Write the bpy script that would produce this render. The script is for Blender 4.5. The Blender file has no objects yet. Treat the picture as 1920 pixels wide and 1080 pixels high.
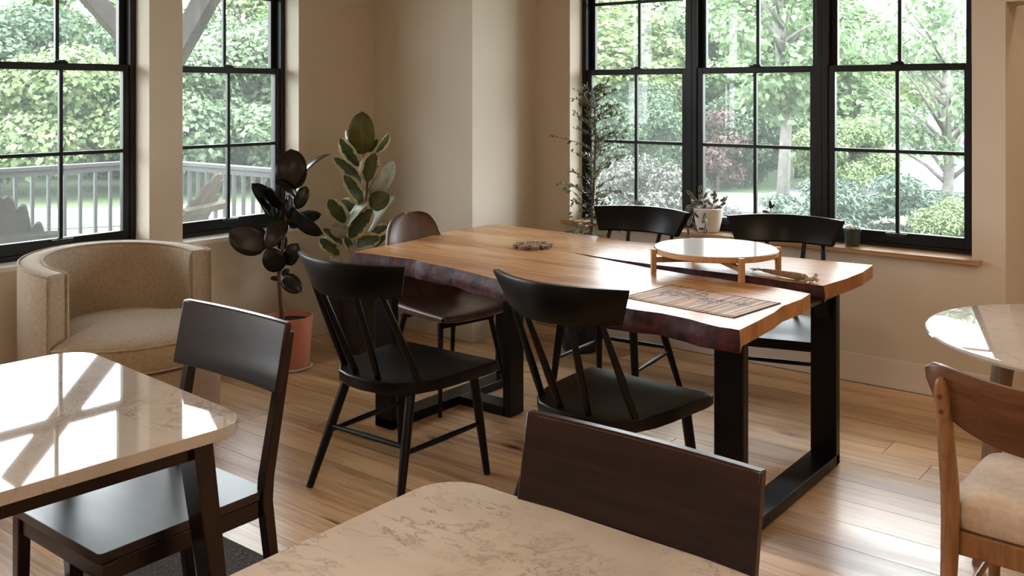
import bpy, bmesh, math, random
import numpy as np
from mathutils import Vector, Matrix, Euler, noise
from mathutils.geometry import tessellate_polygon

random.seed(7)
scene = bpy.context.scene
COL = scene.collection
PI = math.pi
R = math.radians

# ---------------------------------------------------------------- camera
CAM_H = 1.52
FPX = 1789.0
RIGHT = Vector((0.7853, 0.6191)).normalized()
FWD = Vector((-RIGHT.y, RIGHT.x))
cam_data = bpy.data.cameras.new('camera')
cam_data.sensor_width = 36.0
cam_data.lens = 36.0 * FPX / 1920.0
cam_data.shift_y = -(540.0 - 176.0) / 1920.0
cam_data.clip_start = 0.05
cam_data.clip_end = 300
cam = bpy.data.objects.new('camera', cam_data)
COL.objects.link(cam)
cam.location = (0, 0, CAM_H)
cam.rotation_euler = (PI / 2, 0, math.atan2(-FWD.x, FWD.y))
scene.camera = cam

# ---------------------------------------------------------------- sky, exposure
world = bpy.data.worlds.new('overcast_sky')
scene.world = world
world.use_nodes = True
wn = world.node_tree
bg = wn.nodes['Background']
bg.inputs[0].default_value = (0.90, 0.96, 1.0, 1)
bg.inputs[1].default_value = 17.0
sun_d = bpy.data.lights.new('hazy_sun', 'SUN')
sun_d.energy = 5.0
sun_d.angle = R(50)
sun_d.color = (1.0, 0.97, 0.9)
sun = bpy.data.objects.new('hazy_sun', sun_d)
COL.objects.link(sun)
sun.rotation_euler = (R(28), R(12), 0)
vs = scene.view_settings
vs.view_transform = 'Standard'
vs.look = 'None'
vs.exposure = 0.03
vs.gamma = 1.0
vs.use_curve_mapping = False
scene.cycles.max_bounces = 10
scene.cycles.transparent_max_bounces = 16
scene.cycles.caustics_reflective = False
scene.cycles.caustics_refractive = False
scene.cycles.sample_clamp_indirect = 6.0
FILL_W = 20.0          # each added ceiling fill lamp
FILL_COL = (1.0, 0.765, 0.53)

def portal(name, loc, rot, sx, sz):
    d = bpy.data.lights.new(name, 'AREA')
    d.shape = 'RECTANGLE'; d.size = sx; d.size_y = sz
    d.cycles.is_portal = True
    o = bpy.data.objects.new(name, d)
    COL.objects.link(o); o.location = loc; o.rotation_euler = rot
    return o
portal('daylight_portal', (-2.33, 5.36, 1.66), (-PI / 2, 0, 0), 2.4, 1.92)
for yc in (2.4025, 3.405, 1.38, 0.36):
    portal('daylight_portal', (-4.93, yc, 1.66), (PI / 2, 0, -PI / 2), 0.8, 1.92)

# ---------------------------------------------------------------- materials
MATS = {}
def newmat(name):
    m = bpy.data.materials.new(name)
    m.use_nodes = True
    nt = m.node_tree
    p = nt.nodes['Principled BSDF']
    MATS[name] = m
    return m, nt, p
def nd(nt, t, **kw):
    n = nt.nodes.new(t)
    for k, v in kw.items():
        setattr(n, k, v)
    return n
def ramp(nt, stops):
    n = nt.nodes.new('ShaderNodeValToRGB')
    cr = n.color_ramp
    while len(cr.elements) < len(stops):
        cr.elements.new(0.5)
    for e, (p, c) in zip(cr.elements, stops):
        e.position = p
        e.color = (c[0], c[1], c[2], 1) if len(c) == 3 else c
    return n
def coords(nt, scale=(1, 1, 1), kind='Object', rnd=False):
    tc = nd(nt, 'ShaderNodeTexCoord')
    mp = nd(nt, 'ShaderNodeMapping')
    mp.inputs['Scale'].default_value = scale
    nt.links.new(tc.outputs[kind], mp.inputs[0])
    if rnd:
        oi = nd(nt, 'ShaderNodeObjectInfo')
        ml = nd(nt, 'ShaderNodeMath', operation='MULTIPLY')
        ml.inputs[1].default_value = 53.0
        nt.links.new(oi.outputs['Random'], ml.inputs[0])
        cb = nd(nt, 'ShaderNodeCombineXYZ')
        for k in range(3):
            nt.links.new(ml.outputs[0], cb.inputs[k])
        nt.links.new(cb.outputs[0], mp.inputs['Location'])
    return mp
def noise_tex(nt, vec, scale, detail=4, rough=0.55, dist=0.0):
    n = nd(nt, 'ShaderNodeTexNoise')
    n.inputs['Scale'].default_value = scale
    n.inputs['Detail'].default_value = detail
    n.inputs['Roughness'].default_value = rough
    n.inputs['Distortion'].default_value = dist
    if vec is not None:
        nt.links.new(vec.outputs[0], n.inputs['Vector'])
    return n
def bump(nt, p, hout, strength=0.2, dist=0.01):
    b = nd(nt, 'ShaderNodeBump')
    b.inputs['Strength'].default_value = strength
    b.inputs['Distance'].default_value = dist
    nt.links.new(hout, b.inputs['Height'])
    nt.links.new(b.outputs[0], p.inputs['Normal'])
    return b
def mix(nt, a, b, fac=None, mode='MIX', f=0.5):
    n = nd(nt, 'ShaderNodeMix', data_type='RGBA', blend_type=mode)
    n.inputs[0].default_value = f
    if fac is not None:
        nt.links.new(fac, n.inputs[0])
    for sock, val in ((6, a), (7, b)):
        if isinstance(val, tuple):
            n.inputs[sock].default_value = (*val, 1)
        else:
            nt.links.new(val, n.inputs[sock])
    return n.outputs[2]
def simple(name, col, rough=0.5, var=0.12, scale=8, bmp=0.0, bscale=60, metal=0.0, spec=0.5, coat=0.0, sheen=0.0):
    m, nt, p = newmat(name)
    v = coords(nt)
    n = noise_tex(nt, v, scale)
    lo = tuple(c * (1 - var) for c in col); hi = tuple(min(1, c * (1 + var)) for c in col)
    r = ramp(nt, [(0.3, lo), (0.7, hi)])
    nt.links.new(n.outputs[0], r.inputs[0])
    nt.links.new(r.outputs[0], p.inputs['Base Color'])
    p.inputs['Roughness'].default_value = rough
    p.inputs['Metallic'].default_value = metal
    p.inputs['Specular IOR Level'].default_value = spec
    p.inputs['Coat Weight'].default_value = coat
    p.inputs['Sheen Weight'].default_value = sheen
    if bmp:
        n2 = noise_tex(nt, v, bscale, 3)
        bump(nt, p, n2.outputs[0], bmp, 0.005)
    return m
def wood(name, dark, mid, light, rough=0.4, axis=0, grain=22, stretch=0.06, rnd=False, spec=0.4, bmp=0.08, per_obj=0.0, knots=False):
    m, nt, p = newmat(name)
    s = [grain, grain, grain]; s[axis] = grain * stretch
    v = coords(nt, tuple(s), rnd=rnd)
    n1 = noise_tex(nt, v, 1.0, 6, 0.6, 1.2)
    s2 = [4.0, 4.0, 4.0]; s2[axis] = 0.5
    v2 = coords(nt, tuple(s2), rnd=rnd)
    n2 = noise_tex(nt, v2, 1.0, 3, 0.5, 0.8)
    ad = nd(nt, 'ShaderNodeMath', operation='ADD')
    nt.links.new(n1.outputs[0], ad.inputs[0]); nt.links.new(n2.outputs[0], ad.inputs[1])
    hf = nd(nt, 'ShaderNodeMath', operation='MULTIPLY'); hf.inputs[1].default_value = 0.5
    nt.links.new(ad.outputs[0], hf.inputs[0])
    r = ramp(nt, [(0.40, dark), (0.50, mid), (0.61, light)])
    nt.links.new(hf.outputs[0], r.inputs[0])
    col = r.outputs[0]
    if per_obj:
        oi = nd(nt, 'ShaderNodeObjectInfo')
        hr = ramp(nt, [(0.0, (1 - per_obj, 1 - per_obj * 1.1, 1 - per_obj * 1.15)), (0.5, (1, 1, 1)), (1.0, (1 + per_obj * 0.55, 1 + per_obj * 0.5, 1 + per_obj * 0.5))])
        nt.links.new(oi.outputs['Random'], hr.inputs[0])
        col = mix(nt, col, hr.outputs[0], mode='MULTIPLY', f=1.0)
    if knots:
        kv = coords(nt, (1.9, 6.5, 1.0), rnd=True)
        vo = nd(nt, 'ShaderNodeTexVoronoi'); vo.inputs['Scale'].default_value = 1.0
        kw = noise_tex(nt, kv, 6.0, 3)
        nt.links.new(kv.outputs[0], vo.inputs['Vector'])
        ad2 = nd(nt, 'ShaderNodeMath', operation='MULTIPLY_ADD'); ad2.inputs[1].default_value = 0.12
        nt.links.new(kw.outputs[0], ad2.inputs[0]); nt.links.new(vo.outputs['Distance'], ad2.inputs[2])
        kr = ramp(nt, [(0.115, (0.06, 0.03, 0.015)), (0.14, (0.42, 0.30, 0.21)), (0.27, (1, 1, 1))])
        nt.links.new(ad2.outputs[0], kr.inputs[0])
        sx_ = nd(nt, 'ShaderNodeSeparateXYZ'); nt.links.new(vo.outputs['Color'], sx_.inputs[0])
        gt = nd(nt, 'ShaderNodeMath', operation='GREATER_THAN'); gt.inputs[1].default_value = 0.62
        nt.links.new(sx_.outputs[0], gt.inputs[0])
        col = mix(nt, col, kr.outputs[0], fac=gt.outputs[0], mode='MULTIPLY')
    nt.links.new(col, p.inputs['Base Color'])
    p.inputs['Roughness'].default_value = rough
    p.inputs['Specular IOR Level'].default_value = spec
    rr = ramp(nt, [(0.3, (rough * 1.2,) * 3), (0.7, (rough * 0.85,) * 3)])
    nt.links.new(n2.outputs[0], rr.inputs[0])
    nt.links.new(rr.outputs[0], p.inputs['Roughness'])
    if bmp:
        bump(nt, p, n1.outputs[0], bmp, 0.003)
    return m

simple('wall_paint', (0.625, 0.56, 0.475), 0.85, 0.02, 3, 0.05, 120)
simple('trim_paint', (0.68, 0.63, 0.58), 0.5, 0.02, 3)
simple('white_paint', (0.78, 0.77, 0.75), 0.4, 0.02, 3)
simple('ceiling_paint', (0.75, 0.71, 0.66), 0.9, 0.02, 3)
simple('frame_black', (0.006, 0.0075, 0.010), 0.38, 0.2, 20, spec=0.3)
simple('chair_black', (0.002, 0.0018, 0.0024), 0.36, 0.25, 14, 0.02, 90, spec=0.22)
simple('leg_black', (0.0025, 0.0022, 0.003), 0.34, 0.25, 14, 0.03, 60, spec=0.22)
wood('espresso', (0.005, 0.0022, 0.0026), (0.012, 0.0048, 0.0048), (0.024, 0.009, 0.0078), 0.24, 0, 30, 0.07, spec=0.42, bmp=0.04)
wood('espresso_seat', (0.004, 0.0018, 0.0022), (0.009, 0.004, 0.004), (0.018, 0.007, 0.006), 0.30, 0, 30, 0.07, spec=0.65, bmp=0.05)
wood('oak_floor', (0.36, 0.205, 0.095), (0.59, 0.375, 0.20), (0.70, 0.485, 0.285), 0.30, 0, 30, 0.05, rnd=True, spec=0.75, bmp=0.06, per_obj=0.22, knots=True)
simple('floor_gap', (0.06, 0.04, 0.025), 0.8)
wood('slab_wood', (0.30, 0.125, 0.05), (0.56, 0.30, 0.135), (0.70, 0.45, 0.24), 0.29, 0, 18, 0.10, spec=0.5, bmp=0.03)
wood('slab_end', (0.26, 0.11, 0.035), (0.38, 0.175, 0.06), (0.46, 0.24, 0.10), 0.4, 2, 40, 0.3, spec=0.4)
wood('stand_wood', (0.36, 0.18, 0.075), (0.46, 0.25, 0.115), (0.52, 0.31, 0.16), 0.42, 2, 40, 0.1)
wood('sill_wood', (0.30, 0.17, 0.08), (0.42, 0.26, 0.14), (0.50, 0.33, 0.19), 0.3, 0, 30, 0.05)
wood('oak_chair', (0.16, 0.075, 0.035), (0.23, 0.115, 0.055), (0.30, 0.16, 0.085), 0.36, 2, 40, 0.08)
wood('oak_back', (0.085, 0.034, 0.017), (0.125, 0.053, 0.026), (0.165, 0.075, 0.038), 0.34, 0, 40, 0.08)  # darker than oak_chair; shade of the rear side put into the colour
wood('table_leg_oak', (0.20, 0.14, 0.10), (0.27, 0.20, 0.15), (0.33, 0.25, 0.19), 0.5, 2, 40, 0.08)
wood('deck_wood', (0.0744, 0.0620, 0.0527), (0.1054, 0.0899, 0.0775), (0.1302, 0.1116, 0.0961), 0.7, 1, 20, 0.08, rnd=True, per_obj=0.1)
wood('weathered_wood', (0.0558, 0.0409, 0.0279), (0.0781, 0.0595, 0.0409), (0.0967, 0.0763, 0.0539), 0.7, 2, 30, 0.08, rnd=True, per_obj=0.12)
wood('weathered_brown', (0.0205, 0.0160, 0.0134), (0.0298, 0.0235, 0.0197), (0.0391, 0.0313, 0.0260), 0.75, 2, 30, 0.08, rnd=True, per_obj=0.12)
wood('timber_brace', (0.0279, 0.0193, 0.0160), (0.0391, 0.0279, 0.0230), (0.0502, 0.0372, 0.0309), 0.75, 2, 12, 0.15)
simple('rail_grey', (0.0256, 0.0245, 0.0256), 0.6, 0.15, 20)
simple('terracotta', (0.50, 0.205, 0.13), 0.55, 0.06, 6)
simple('saucer_white', (0.62, 0.58, 0.54), 0.5)
simple('soil', (0.022, 0.014, 0.010), 0.95, 0.5, 60, 0.8, 80)
simple('planter_dark', (0.012, 0.012, 0.016), 0.25, 0.2, 10)
simple('planter_navy', (0.010, 0.012, 0.028), 0.22, 0.2, 10)
simple('pot_white', (0.74, 0.70, 0.66), 0.45, 0.03, 10)
simple('pot_green', (0.028, 0.042, 0.030), 0.45, 0.15, 20)
simple('pebble', (0.52, 0.44, 0.36), 0.7, 0.35, 40)
simple('bark_stem', (0.10, 0.055, 0.040), 0.8, 0.4, 60, 0.4, 80)
simple('tree_bark', (0.07, 0.06, 0.053), 0.9, 0.35, 12, 0.6, 40)
simple('pale_bark', (0.12, 0.112, 0.102), 0.9, 0.35, 12, 0.5, 40)
simple('tray_white', (0.82, 0.83, 0.82), 0.12, 0.01, 5, spec=0.5)
simple('chrome', (0.6, 0.6, 0.6), 0.25, 0.02, 5, metal=1.0)
simple('steel_dark', (0.06, 0.065, 0.07), 0.35, 0.1, 10, metal=0.6)
simple('bark_red', (0.042, 0.012, 0.014), 0.6, 0.9, 18, 1.0, 26, spec=0.22)
simple('twig', (0.20, 0.145, 0.095), 0.8, 0.5, 60, 0.4, 120)
simple('berry', (0.20, 0.012, 0.010), 0.35, 0.2, 40)
simple('burlap', (0.33, 0.22, 0.13), 0.9, 0.3, 90, 0.6, 200)
simple('dry_flower', (0.50, 0.43, 0.36), 0.9, 0.35, 90)
wood('mat_slat', (0.34, 0.20, 0.11), (0.46, 0.28, 0.16), (0.54, 0.35, 0.21), 0.55, 1, 60, 0.1, rnd=True, per_obj=0.35)
simple('print_pink', (0.20, 0.060, 0.095), 0.6, 0.3, 60)
simple('print_leaf', (0.055, 0.065, 0.070), 0.6, 0.3, 60)
simple('print_branch', (0.05, 0.03, 0.02), 0.6, 0.3, 60)
simple('thread', (0.06, 0.035, 0.025), 0.8)
simple('asphalt', (0.1054, 0.1085, 0.1116), 0.9, 0.08, 2)
simple('path_pale', (0.2232, 0.2232, 0.2170), 0.9, 0.05, 2)
simple('mulch', (0.0496, 0.0341, 0.0298), 0.95, 0.35, 12, 0.8, 30)
simple('siding', (0.1178, 0.1240, 0.1271), 0.8, 0.03, 2)
simple('siding_white', (0.2108, 0.2170, 0.2201), 0.8, 0.02, 2)
simple('roof_grey', (0.1240, 0.1147, 0.1116), 0.9, 0.1, 4)
simple('lamp_metal', (0.5, 0.48, 0.45), 0.35, 0.05, 5, metal=0.8)
simple('clip_white', (0.7, 0.7, 0.68), 0.4)

def grass_mat():
    m, nt, p = newmat('grass')
    v = coords(nt)
    n = noise_tex(nt, v, 1.2, 8, 0.7)
    r = ramp(nt, [(0.35, (0.05, 0.085, 0.035)), (0.6, (0.085, 0.13, 0.05))])
    nt.links.new(n.outputs[0], r.inputs[0]); nt.links.new(r.outputs[0], p.inputs['Base Color'])
    p.inputs['Roughness'].default_value = 0.95
    n2 = noise_tex(nt, v, 40, 4)
    bump(nt, p, n2.outputs[0], 0.8, 0.05)
grass_mat()

def marble(name, base, vein, tint, rough):
    m, nt, p = newmat(name)
    v = coords(nt, (1, 1, 1))
    n0 = noise_tex(nt, v, 2.2, 6, 0.62, 0.6)
    vm = nd(nt, 'ShaderNodeVectorMath', operation='MULTIPLY_ADD')
    vm.inputs[1].default_value = (0.55, 0.55, 0.55)
    nt.links.new(n0.outputs['Color'], vm.inputs[0]); nt.links.new(v.outputs[0], vm.inputs[2])
    w = nd(nt, 'ShaderNodeTexNoise')
    w.inputs['Scale'].default_value = 9.0; w.inputs['Detail'].default_value = 5; w.inputs['Roughness'].default_value = 0.55
    mp = nd(nt, 'ShaderNodeMapping'); mp.inputs['Rotation'].default_value = (0, 0, R(35)); mp.inputs['Scale'].default_value = (1.0, 2.6, 1)
    nt.links.new(vm.outputs[0], mp.inputs[0]); nt.links.new(mp.outputs[0], w.inputs['Vector'])
    sb = nd(nt, 'ShaderNodeMath', operation='SUBTRACT'); sb.inputs[1].default_value = 0.5
    ab = nd(nt, 'ShaderNodeMath', operation='ABSOLUTE')
    nt.links.new(w.outputs[0], sb.inputs[0]); nt.links.new(sb.outputs[0], ab.inputs[0])
    vr = ramp(nt, [(0.0, (1, 1, 1)), (0.014, (0.42,) * 3), (0.05, (0.0,) * 3)])
    nt.links.new(ab.outputs[0], vr.inputs[0])
    n3 = noise_tex(nt, v, 6.0, 3)
    gate = ramp(nt, [(0.38, (0, 0, 0)), (0.60, (1, 1, 1))])
    nt.links.new(n3.outputs[0], gate.inputs[0])
    fm = nd(nt, 'ShaderNodeMath', operation='MULTIPLY')
    nt.links.new(vr.outputs[0], fm.inputs[0]); nt.links.new(gate.outputs[0], fm.inputs[1])
    cl = ramp(nt, [(0.3, tint), (0.6, base)])
    nt.links.new(n0.outputs[0], cl.inputs[0])
    c = mix(nt, cl.outputs[0], vein, fac=fm.outputs[0])
    nt.links.new(c, p.inputs['Base Color'])
    p.inputs['Roughness'].default_value = rough
    p.inputs['Specular IOR Level'].default_value = 0.6
    return m
marble('marble', (0.47, 0.43, 0.405), (0.22, 0.193, 0.18), (0.36, 0.325, 0.302), 0.03)
marble('marble_round', (0.50, 0.45, 0.42), (0.36, 0.31, 0.29), (0.43, 0.38, 0.355), 0.04)

def fabric(name, c1, c2, scale=420, sheen=0.3):
    m, nt, p = newmat(name)
    v = coords(nt)
    n = noise_tex(nt, v, scale, 2, 0.7)
    n2 = noise_tex(nt, v, 60, 3)
    r = ramp(nt, [(0.32, c1), (0.68, c2)])
    nt.links.new(n.outputs[0], r.inputs[0])
    r2 = ramp(nt, [(0.3, (0.82,) * 3), (0.7, (1.05,) * 3)])
    nt.links.new(n2.outputs[0], r2.inputs[0])
    nt.links.new(mix(nt, r.outputs[0], r2.outputs[0], mode='MULTIPLY', f=1.0), p.inputs['Base Color'])
    p.inputs['Roughness'].default_value = 0.95
    p.inputs['Specular IOR Level'].default_value = 0.15
    p.inputs['Sheen Weight'].default_value = sheen
    bump(nt, p, n.outputs[0], 0.5, 0.002)
fabric('boucle', (0.27, 0.205, 0.145), (0.50, 0.40, 0.30))
fabric('seat_cloth', (0.50, 0.415, 0.355), (0.60, 0.51, 0.445), 700)

def leather_mat():
    m, nt, p = newmat('leather')
    v = coords(nt)
    n = noise_tex(nt, v, 9, 5, 0.6, 0.5)
    r = ramp(nt, [(0.3, (0.055, 0.033, 0.027)), (0.55, (0.12, 0.070, 0.054)), (0.75, (0.19, 0.118, 0.094))])
    nt.links.new(n.outputs[0], r.inputs[0]); nt.links.new(r.outputs[0], p.inputs['Base Color'])
    p.inputs['Roughness'].default_value = 0.31
    vo = nd(nt, 'ShaderNodeTexVoronoi'); vo.inputs['Scale'].default_value = 160
    nt.links.new(v.outputs[0], vo.inputs['Vector'])
    bump(nt, p, vo.outputs['Distance'], 0.12, 0.002)
leather_mat()

def rug_mat():
    m, nt, p = newmat('rug_weave')
    v = coords(nt, (1, 1, 1))
    a = noise_tex(nt, coords(nt, (60, 260, 1)), 1.0, 2, 0.6)
    b = noise_tex(nt, coords(nt, (260, 60, 1)), 1.0, 2, 0.6)
    ad = nd(nt, 'ShaderNodeMath', operation='MULTIPLY')
    nt.links.new(a.outputs[0], ad.inputs[0]); nt.links.new(b.outputs[0], ad.inputs[1])
    r = ramp(nt, [(0.16, (0.018, 0.016, 0.017)), (0.28, (0.06, 0.052, 0.05)), (0.40, (0.19, 0.165, 0.15))])
    nt.links.new(ad.outputs[0], r.inputs[0]); nt.links.new(r.outputs[0], p.inputs['Base Color'])
    p.inputs['Roughness'].default_value = 0.9
    bump(nt, p, ad.outputs[0], 0.6, 0.004)
rug_mat()

def glass_mat():
    m = bpy.data.materials.new('pane_glass'); m.use_nodes = True
    nt = m.node_tree; nt.nodes.clear()
    out = nd(nt, 'ShaderNodeOutputMaterial')
    tr = nd(nt, 'ShaderNodeBsdfTransparent'); tr.inputs[0].default_value = (0.955, 0.975, 0.965, 1)
    gl = nd(nt, 'ShaderNodeBsdfGlossy'); gl.inputs['Roughness'].default_value = 0.01
    fr = nd(nt, 'ShaderNodeFresnel'); fr.inputs['IOR'].default_value = 1.4
    mx = nd(nt, 'ShaderNodeMixShader')
    nt.links.new(fr.outputs[0], mx.inputs[0]); nt.links.new(tr.outputs[0], mx.inputs[1]); nt.links.new(gl.outputs[0], mx.inputs[2])
    du = nd(nt, 'ShaderNodeBsdfTranslucent'); du.inputs[0].default_value = (0.8, 0.86, 0.84, 1)   # veiling haze over the view, painted into the panes
    m2 = nd(nt, 'ShaderNodeMixShader'); m2.inputs[0].default_value = 0.042
    nt.links.new(mx.outputs[0], m2.inputs[1]); nt.links.new(du.outputs[0], m2.inputs[2])
    nt.links.new(m2.outputs[0], out.inputs[0])
    MATS['pane_glass'] = m
glass_mat()

def foliage(name, c1, c2, c3, trans=0.35, rough=0.55):
    m, nt, p = newmat(name)
    g = nd(nt, 'ShaderNodeNewGeometry')
    r = ramp(nt, [(0.0, c1), (0.5, c2), (1.0, c3)])
    nt.links.new(g.outputs['Random Per Island'], r.inputs[0])
    oi = nd(nt, 'ShaderNodeObjectInfo')
    orr = ramp(nt, [(0.0, (0.78, 0.80, 0.80)), (1.0, (1.15, 1.12, 1.0))])
    nt.links.new(oi.outputs['Random'], orr.inputs[0])
    c = mix(nt, r.outputs[0], orr.outputs[0], mode='MULTIPLY', f=1.0)
    nt.links.new(c, p.inputs['Base Color'])
    p.inputs['Roughness'].default_value = rough
    p.inputs['Specular IOR Level'].default_value = 0.35
    t = nd(nt, 'ShaderNodeBsdfTranslucent')
    nt.links.new(c, t.inputs[0])
    mx = nd(nt, 'ShaderNodeMixShader'); mx.inputs[0].default_value = trans
    out = nt.nodes['Material Output']
    nt.links.new(p.outputs[0], mx.inputs[1]); nt.links.new(t.outputs[0], mx.inputs[2])
    nt.links.new(mx.outputs[0], out.inputs[0])
foliage('leaf_maple', (0.0877, 0.1428, 0.0747), (0.1285, 0.1949, 0.1050), (0.1828, 0.2485, 0.1340))
foliage('leaf_bright', (0.0928, 0.1417, 0.0618), (0.1332, 0.1891, 0.0838), (0.1788, 0.2315, 0.1108))
foliage('leaf_dark', (0.0456, 0.0758, 0.0455), (0.0710, 0.1146, 0.0670), (0.1071, 0.1577, 0.0905))
foliage('leaf_vine', (0.0807, 0.1287, 0.0739), (0.1213, 0.1766, 0.0995), (0.1787, 0.2314, 0.1362))
foliage('leaf_juniper', (0.0515, 0.0863, 0.0626), (0.0810, 0.1258, 0.0873), (0.1299, 0.1800, 0.1284), 0.2)
foliage('leaf_silver', (0.0459, 0.0509, 0.0440), (0.0624, 0.0654, 0.0586), (0.0787, 0.0779, 0.0728), 0.2)
foliage('leaf_red', (0.0546, 0.0304, 0.0304), (0.0818, 0.0471, 0.0440), (0.1153, 0.0806, 0.0694), 0.3)
foliage('leaf_olive', (0.0675, 0.0900, 0.0510), (0.1275, 0.1575, 0.0900), (0.2550, 0.2700, 0.1725), 0.3, 0.4)
foliage('leaf_seedling', (0.05, 0.018, 0.022), (0.085, 0.03, 0.035), (0.07, 0.05, 0.05), 0.2, 0.4)
foliage('leaf_succulent', (0.10, 0.14, 0.10), (0.17, 0.21, 0.15), (0.26, 0.28, 0.2), 0.15, 0.5)

def big_leaf(name, mid, edge, cut, rough, back=None):
    """Leaf with a midrib; cream margin where cut < 1 (from the leaf's own UV)."""
    m, nt, p = newmat(name)
    uv = nd(nt, 'ShaderNodeTexCoord')
    sp = nd(nt, 'ShaderNodeSeparateXYZ'); nt.links.new(uv.outputs['UV'], sp.inputs[0])
    s = nd(nt, 'ShaderNodeMath', operation='MULTIPLY_ADD'); s.inputs[1].default_value = 2.0; s.inputs[2].default_value = -1.0
    nt.links.new(sp.outputs[0], s.inputs[0])
    a = nd(nt, 'ShaderNodeMath', operation='ABSOLUTE'); nt.links.new(s.outputs[0], a.inputs[0])
    v = coords(nt, (1, 1, 1), rnd=True)
    n = noise_tex(nt, v, 32, 3, 0.6)
    ad = nd(nt, 'ShaderNodeMath', operation='MULTIPLY_ADD'); ad.inputs[1].default_value = 0.75; 
    nt.links.new(n.outputs[0], ad.inputs[0]); nt.links.new(a.outputs[0], ad.inputs[2])
    r = ramp(nt, [(max(0, cut - 0.03), (0, 0, 0)), (cut + 0.03, (1, 1, 1))])
    nt.links.new(ad.outputs[0], r.inputs[0])
    n2 = noise_tex(nt, v, 12, 2)
    md = ramp(nt, [(0.35, tuple(c * 0.7 for c in mid)), (0.65, tuple(c * 1.25 for c in mid))])
    nt.links.new(n2.outputs[0], md.inputs[0])
    if cut < 1.2:
        c = mix(nt, md.outputs[0], edge, fac=r.outputs[0])
    else:
        c = md.outputs[0]
    rib = ramp(nt, [(0.02, (1, 1, 1)), (0.07, (0, 0, 0))]); nt.links.new(a.outputs[0], rib.inputs[0])
    c = mix(nt, c, tuple(min(1, x * 1.6) for x in mid), fac=rib.outputs[0])
    if back:
        g = nd(nt, 'ShaderNodeNewGeometry')
        c = mix(nt, c, back, fac=g.outputs['Backfacing'])
    nt.links.new(c, p.inputs['Base Color'])
    p.inputs['Roughness'].default_value = rough
    p.inputs['Specular IOR Level'].default_value = 0.3
    return m
big_leaf('rubber_leaf', (0.006, 0.0065, 0.006), (0.02, 0.02, 0.02), 2.0, 0.26, None)
big_leaf('rubber_leaf_brown', (0.013, 0.009, 0.0065), (0.02, 0.02, 0.02), 2.0, 0.30, None)
big_leaf('variegated_leaf', (0.050, 0.068, 0.030), (0.44, 0.41, 0.25), 0.98, 0.36, None)
big_leaf('variegated_leaf_olive', (0.085, 0.090, 0.028), (0.46, 0.42, 0.24), 1.06, 0.38, None)
big_leaf('variegated_leaf_pale', (0.27, 0.285, 0.22), (0.46, 0.44, 0.34), 1.05, 0.45, None)
big_leaf('hoya_leaf', (0.075, 0.085, 0.065), (0.42, 0.38, 0.34), 0.95, 0.4, None)

def emit(name, col, s):
    m = bpy.data.materials.new(name); m.use_nodes = True
    nt = m.node_tree; nt.nodes.clear()
    out = nd(nt, 'ShaderNodeOutputMaterial'); e = nd(nt, 'ShaderNodeEmission')
    e.inputs[0].default_value = (*col, 1); e.inputs[1].default_value = s
    nt.links.new(e.outputs[0], out.inputs[0]); MATS[name] = m
emit('fill_glow', FILL_COL, 4.0)

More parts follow.
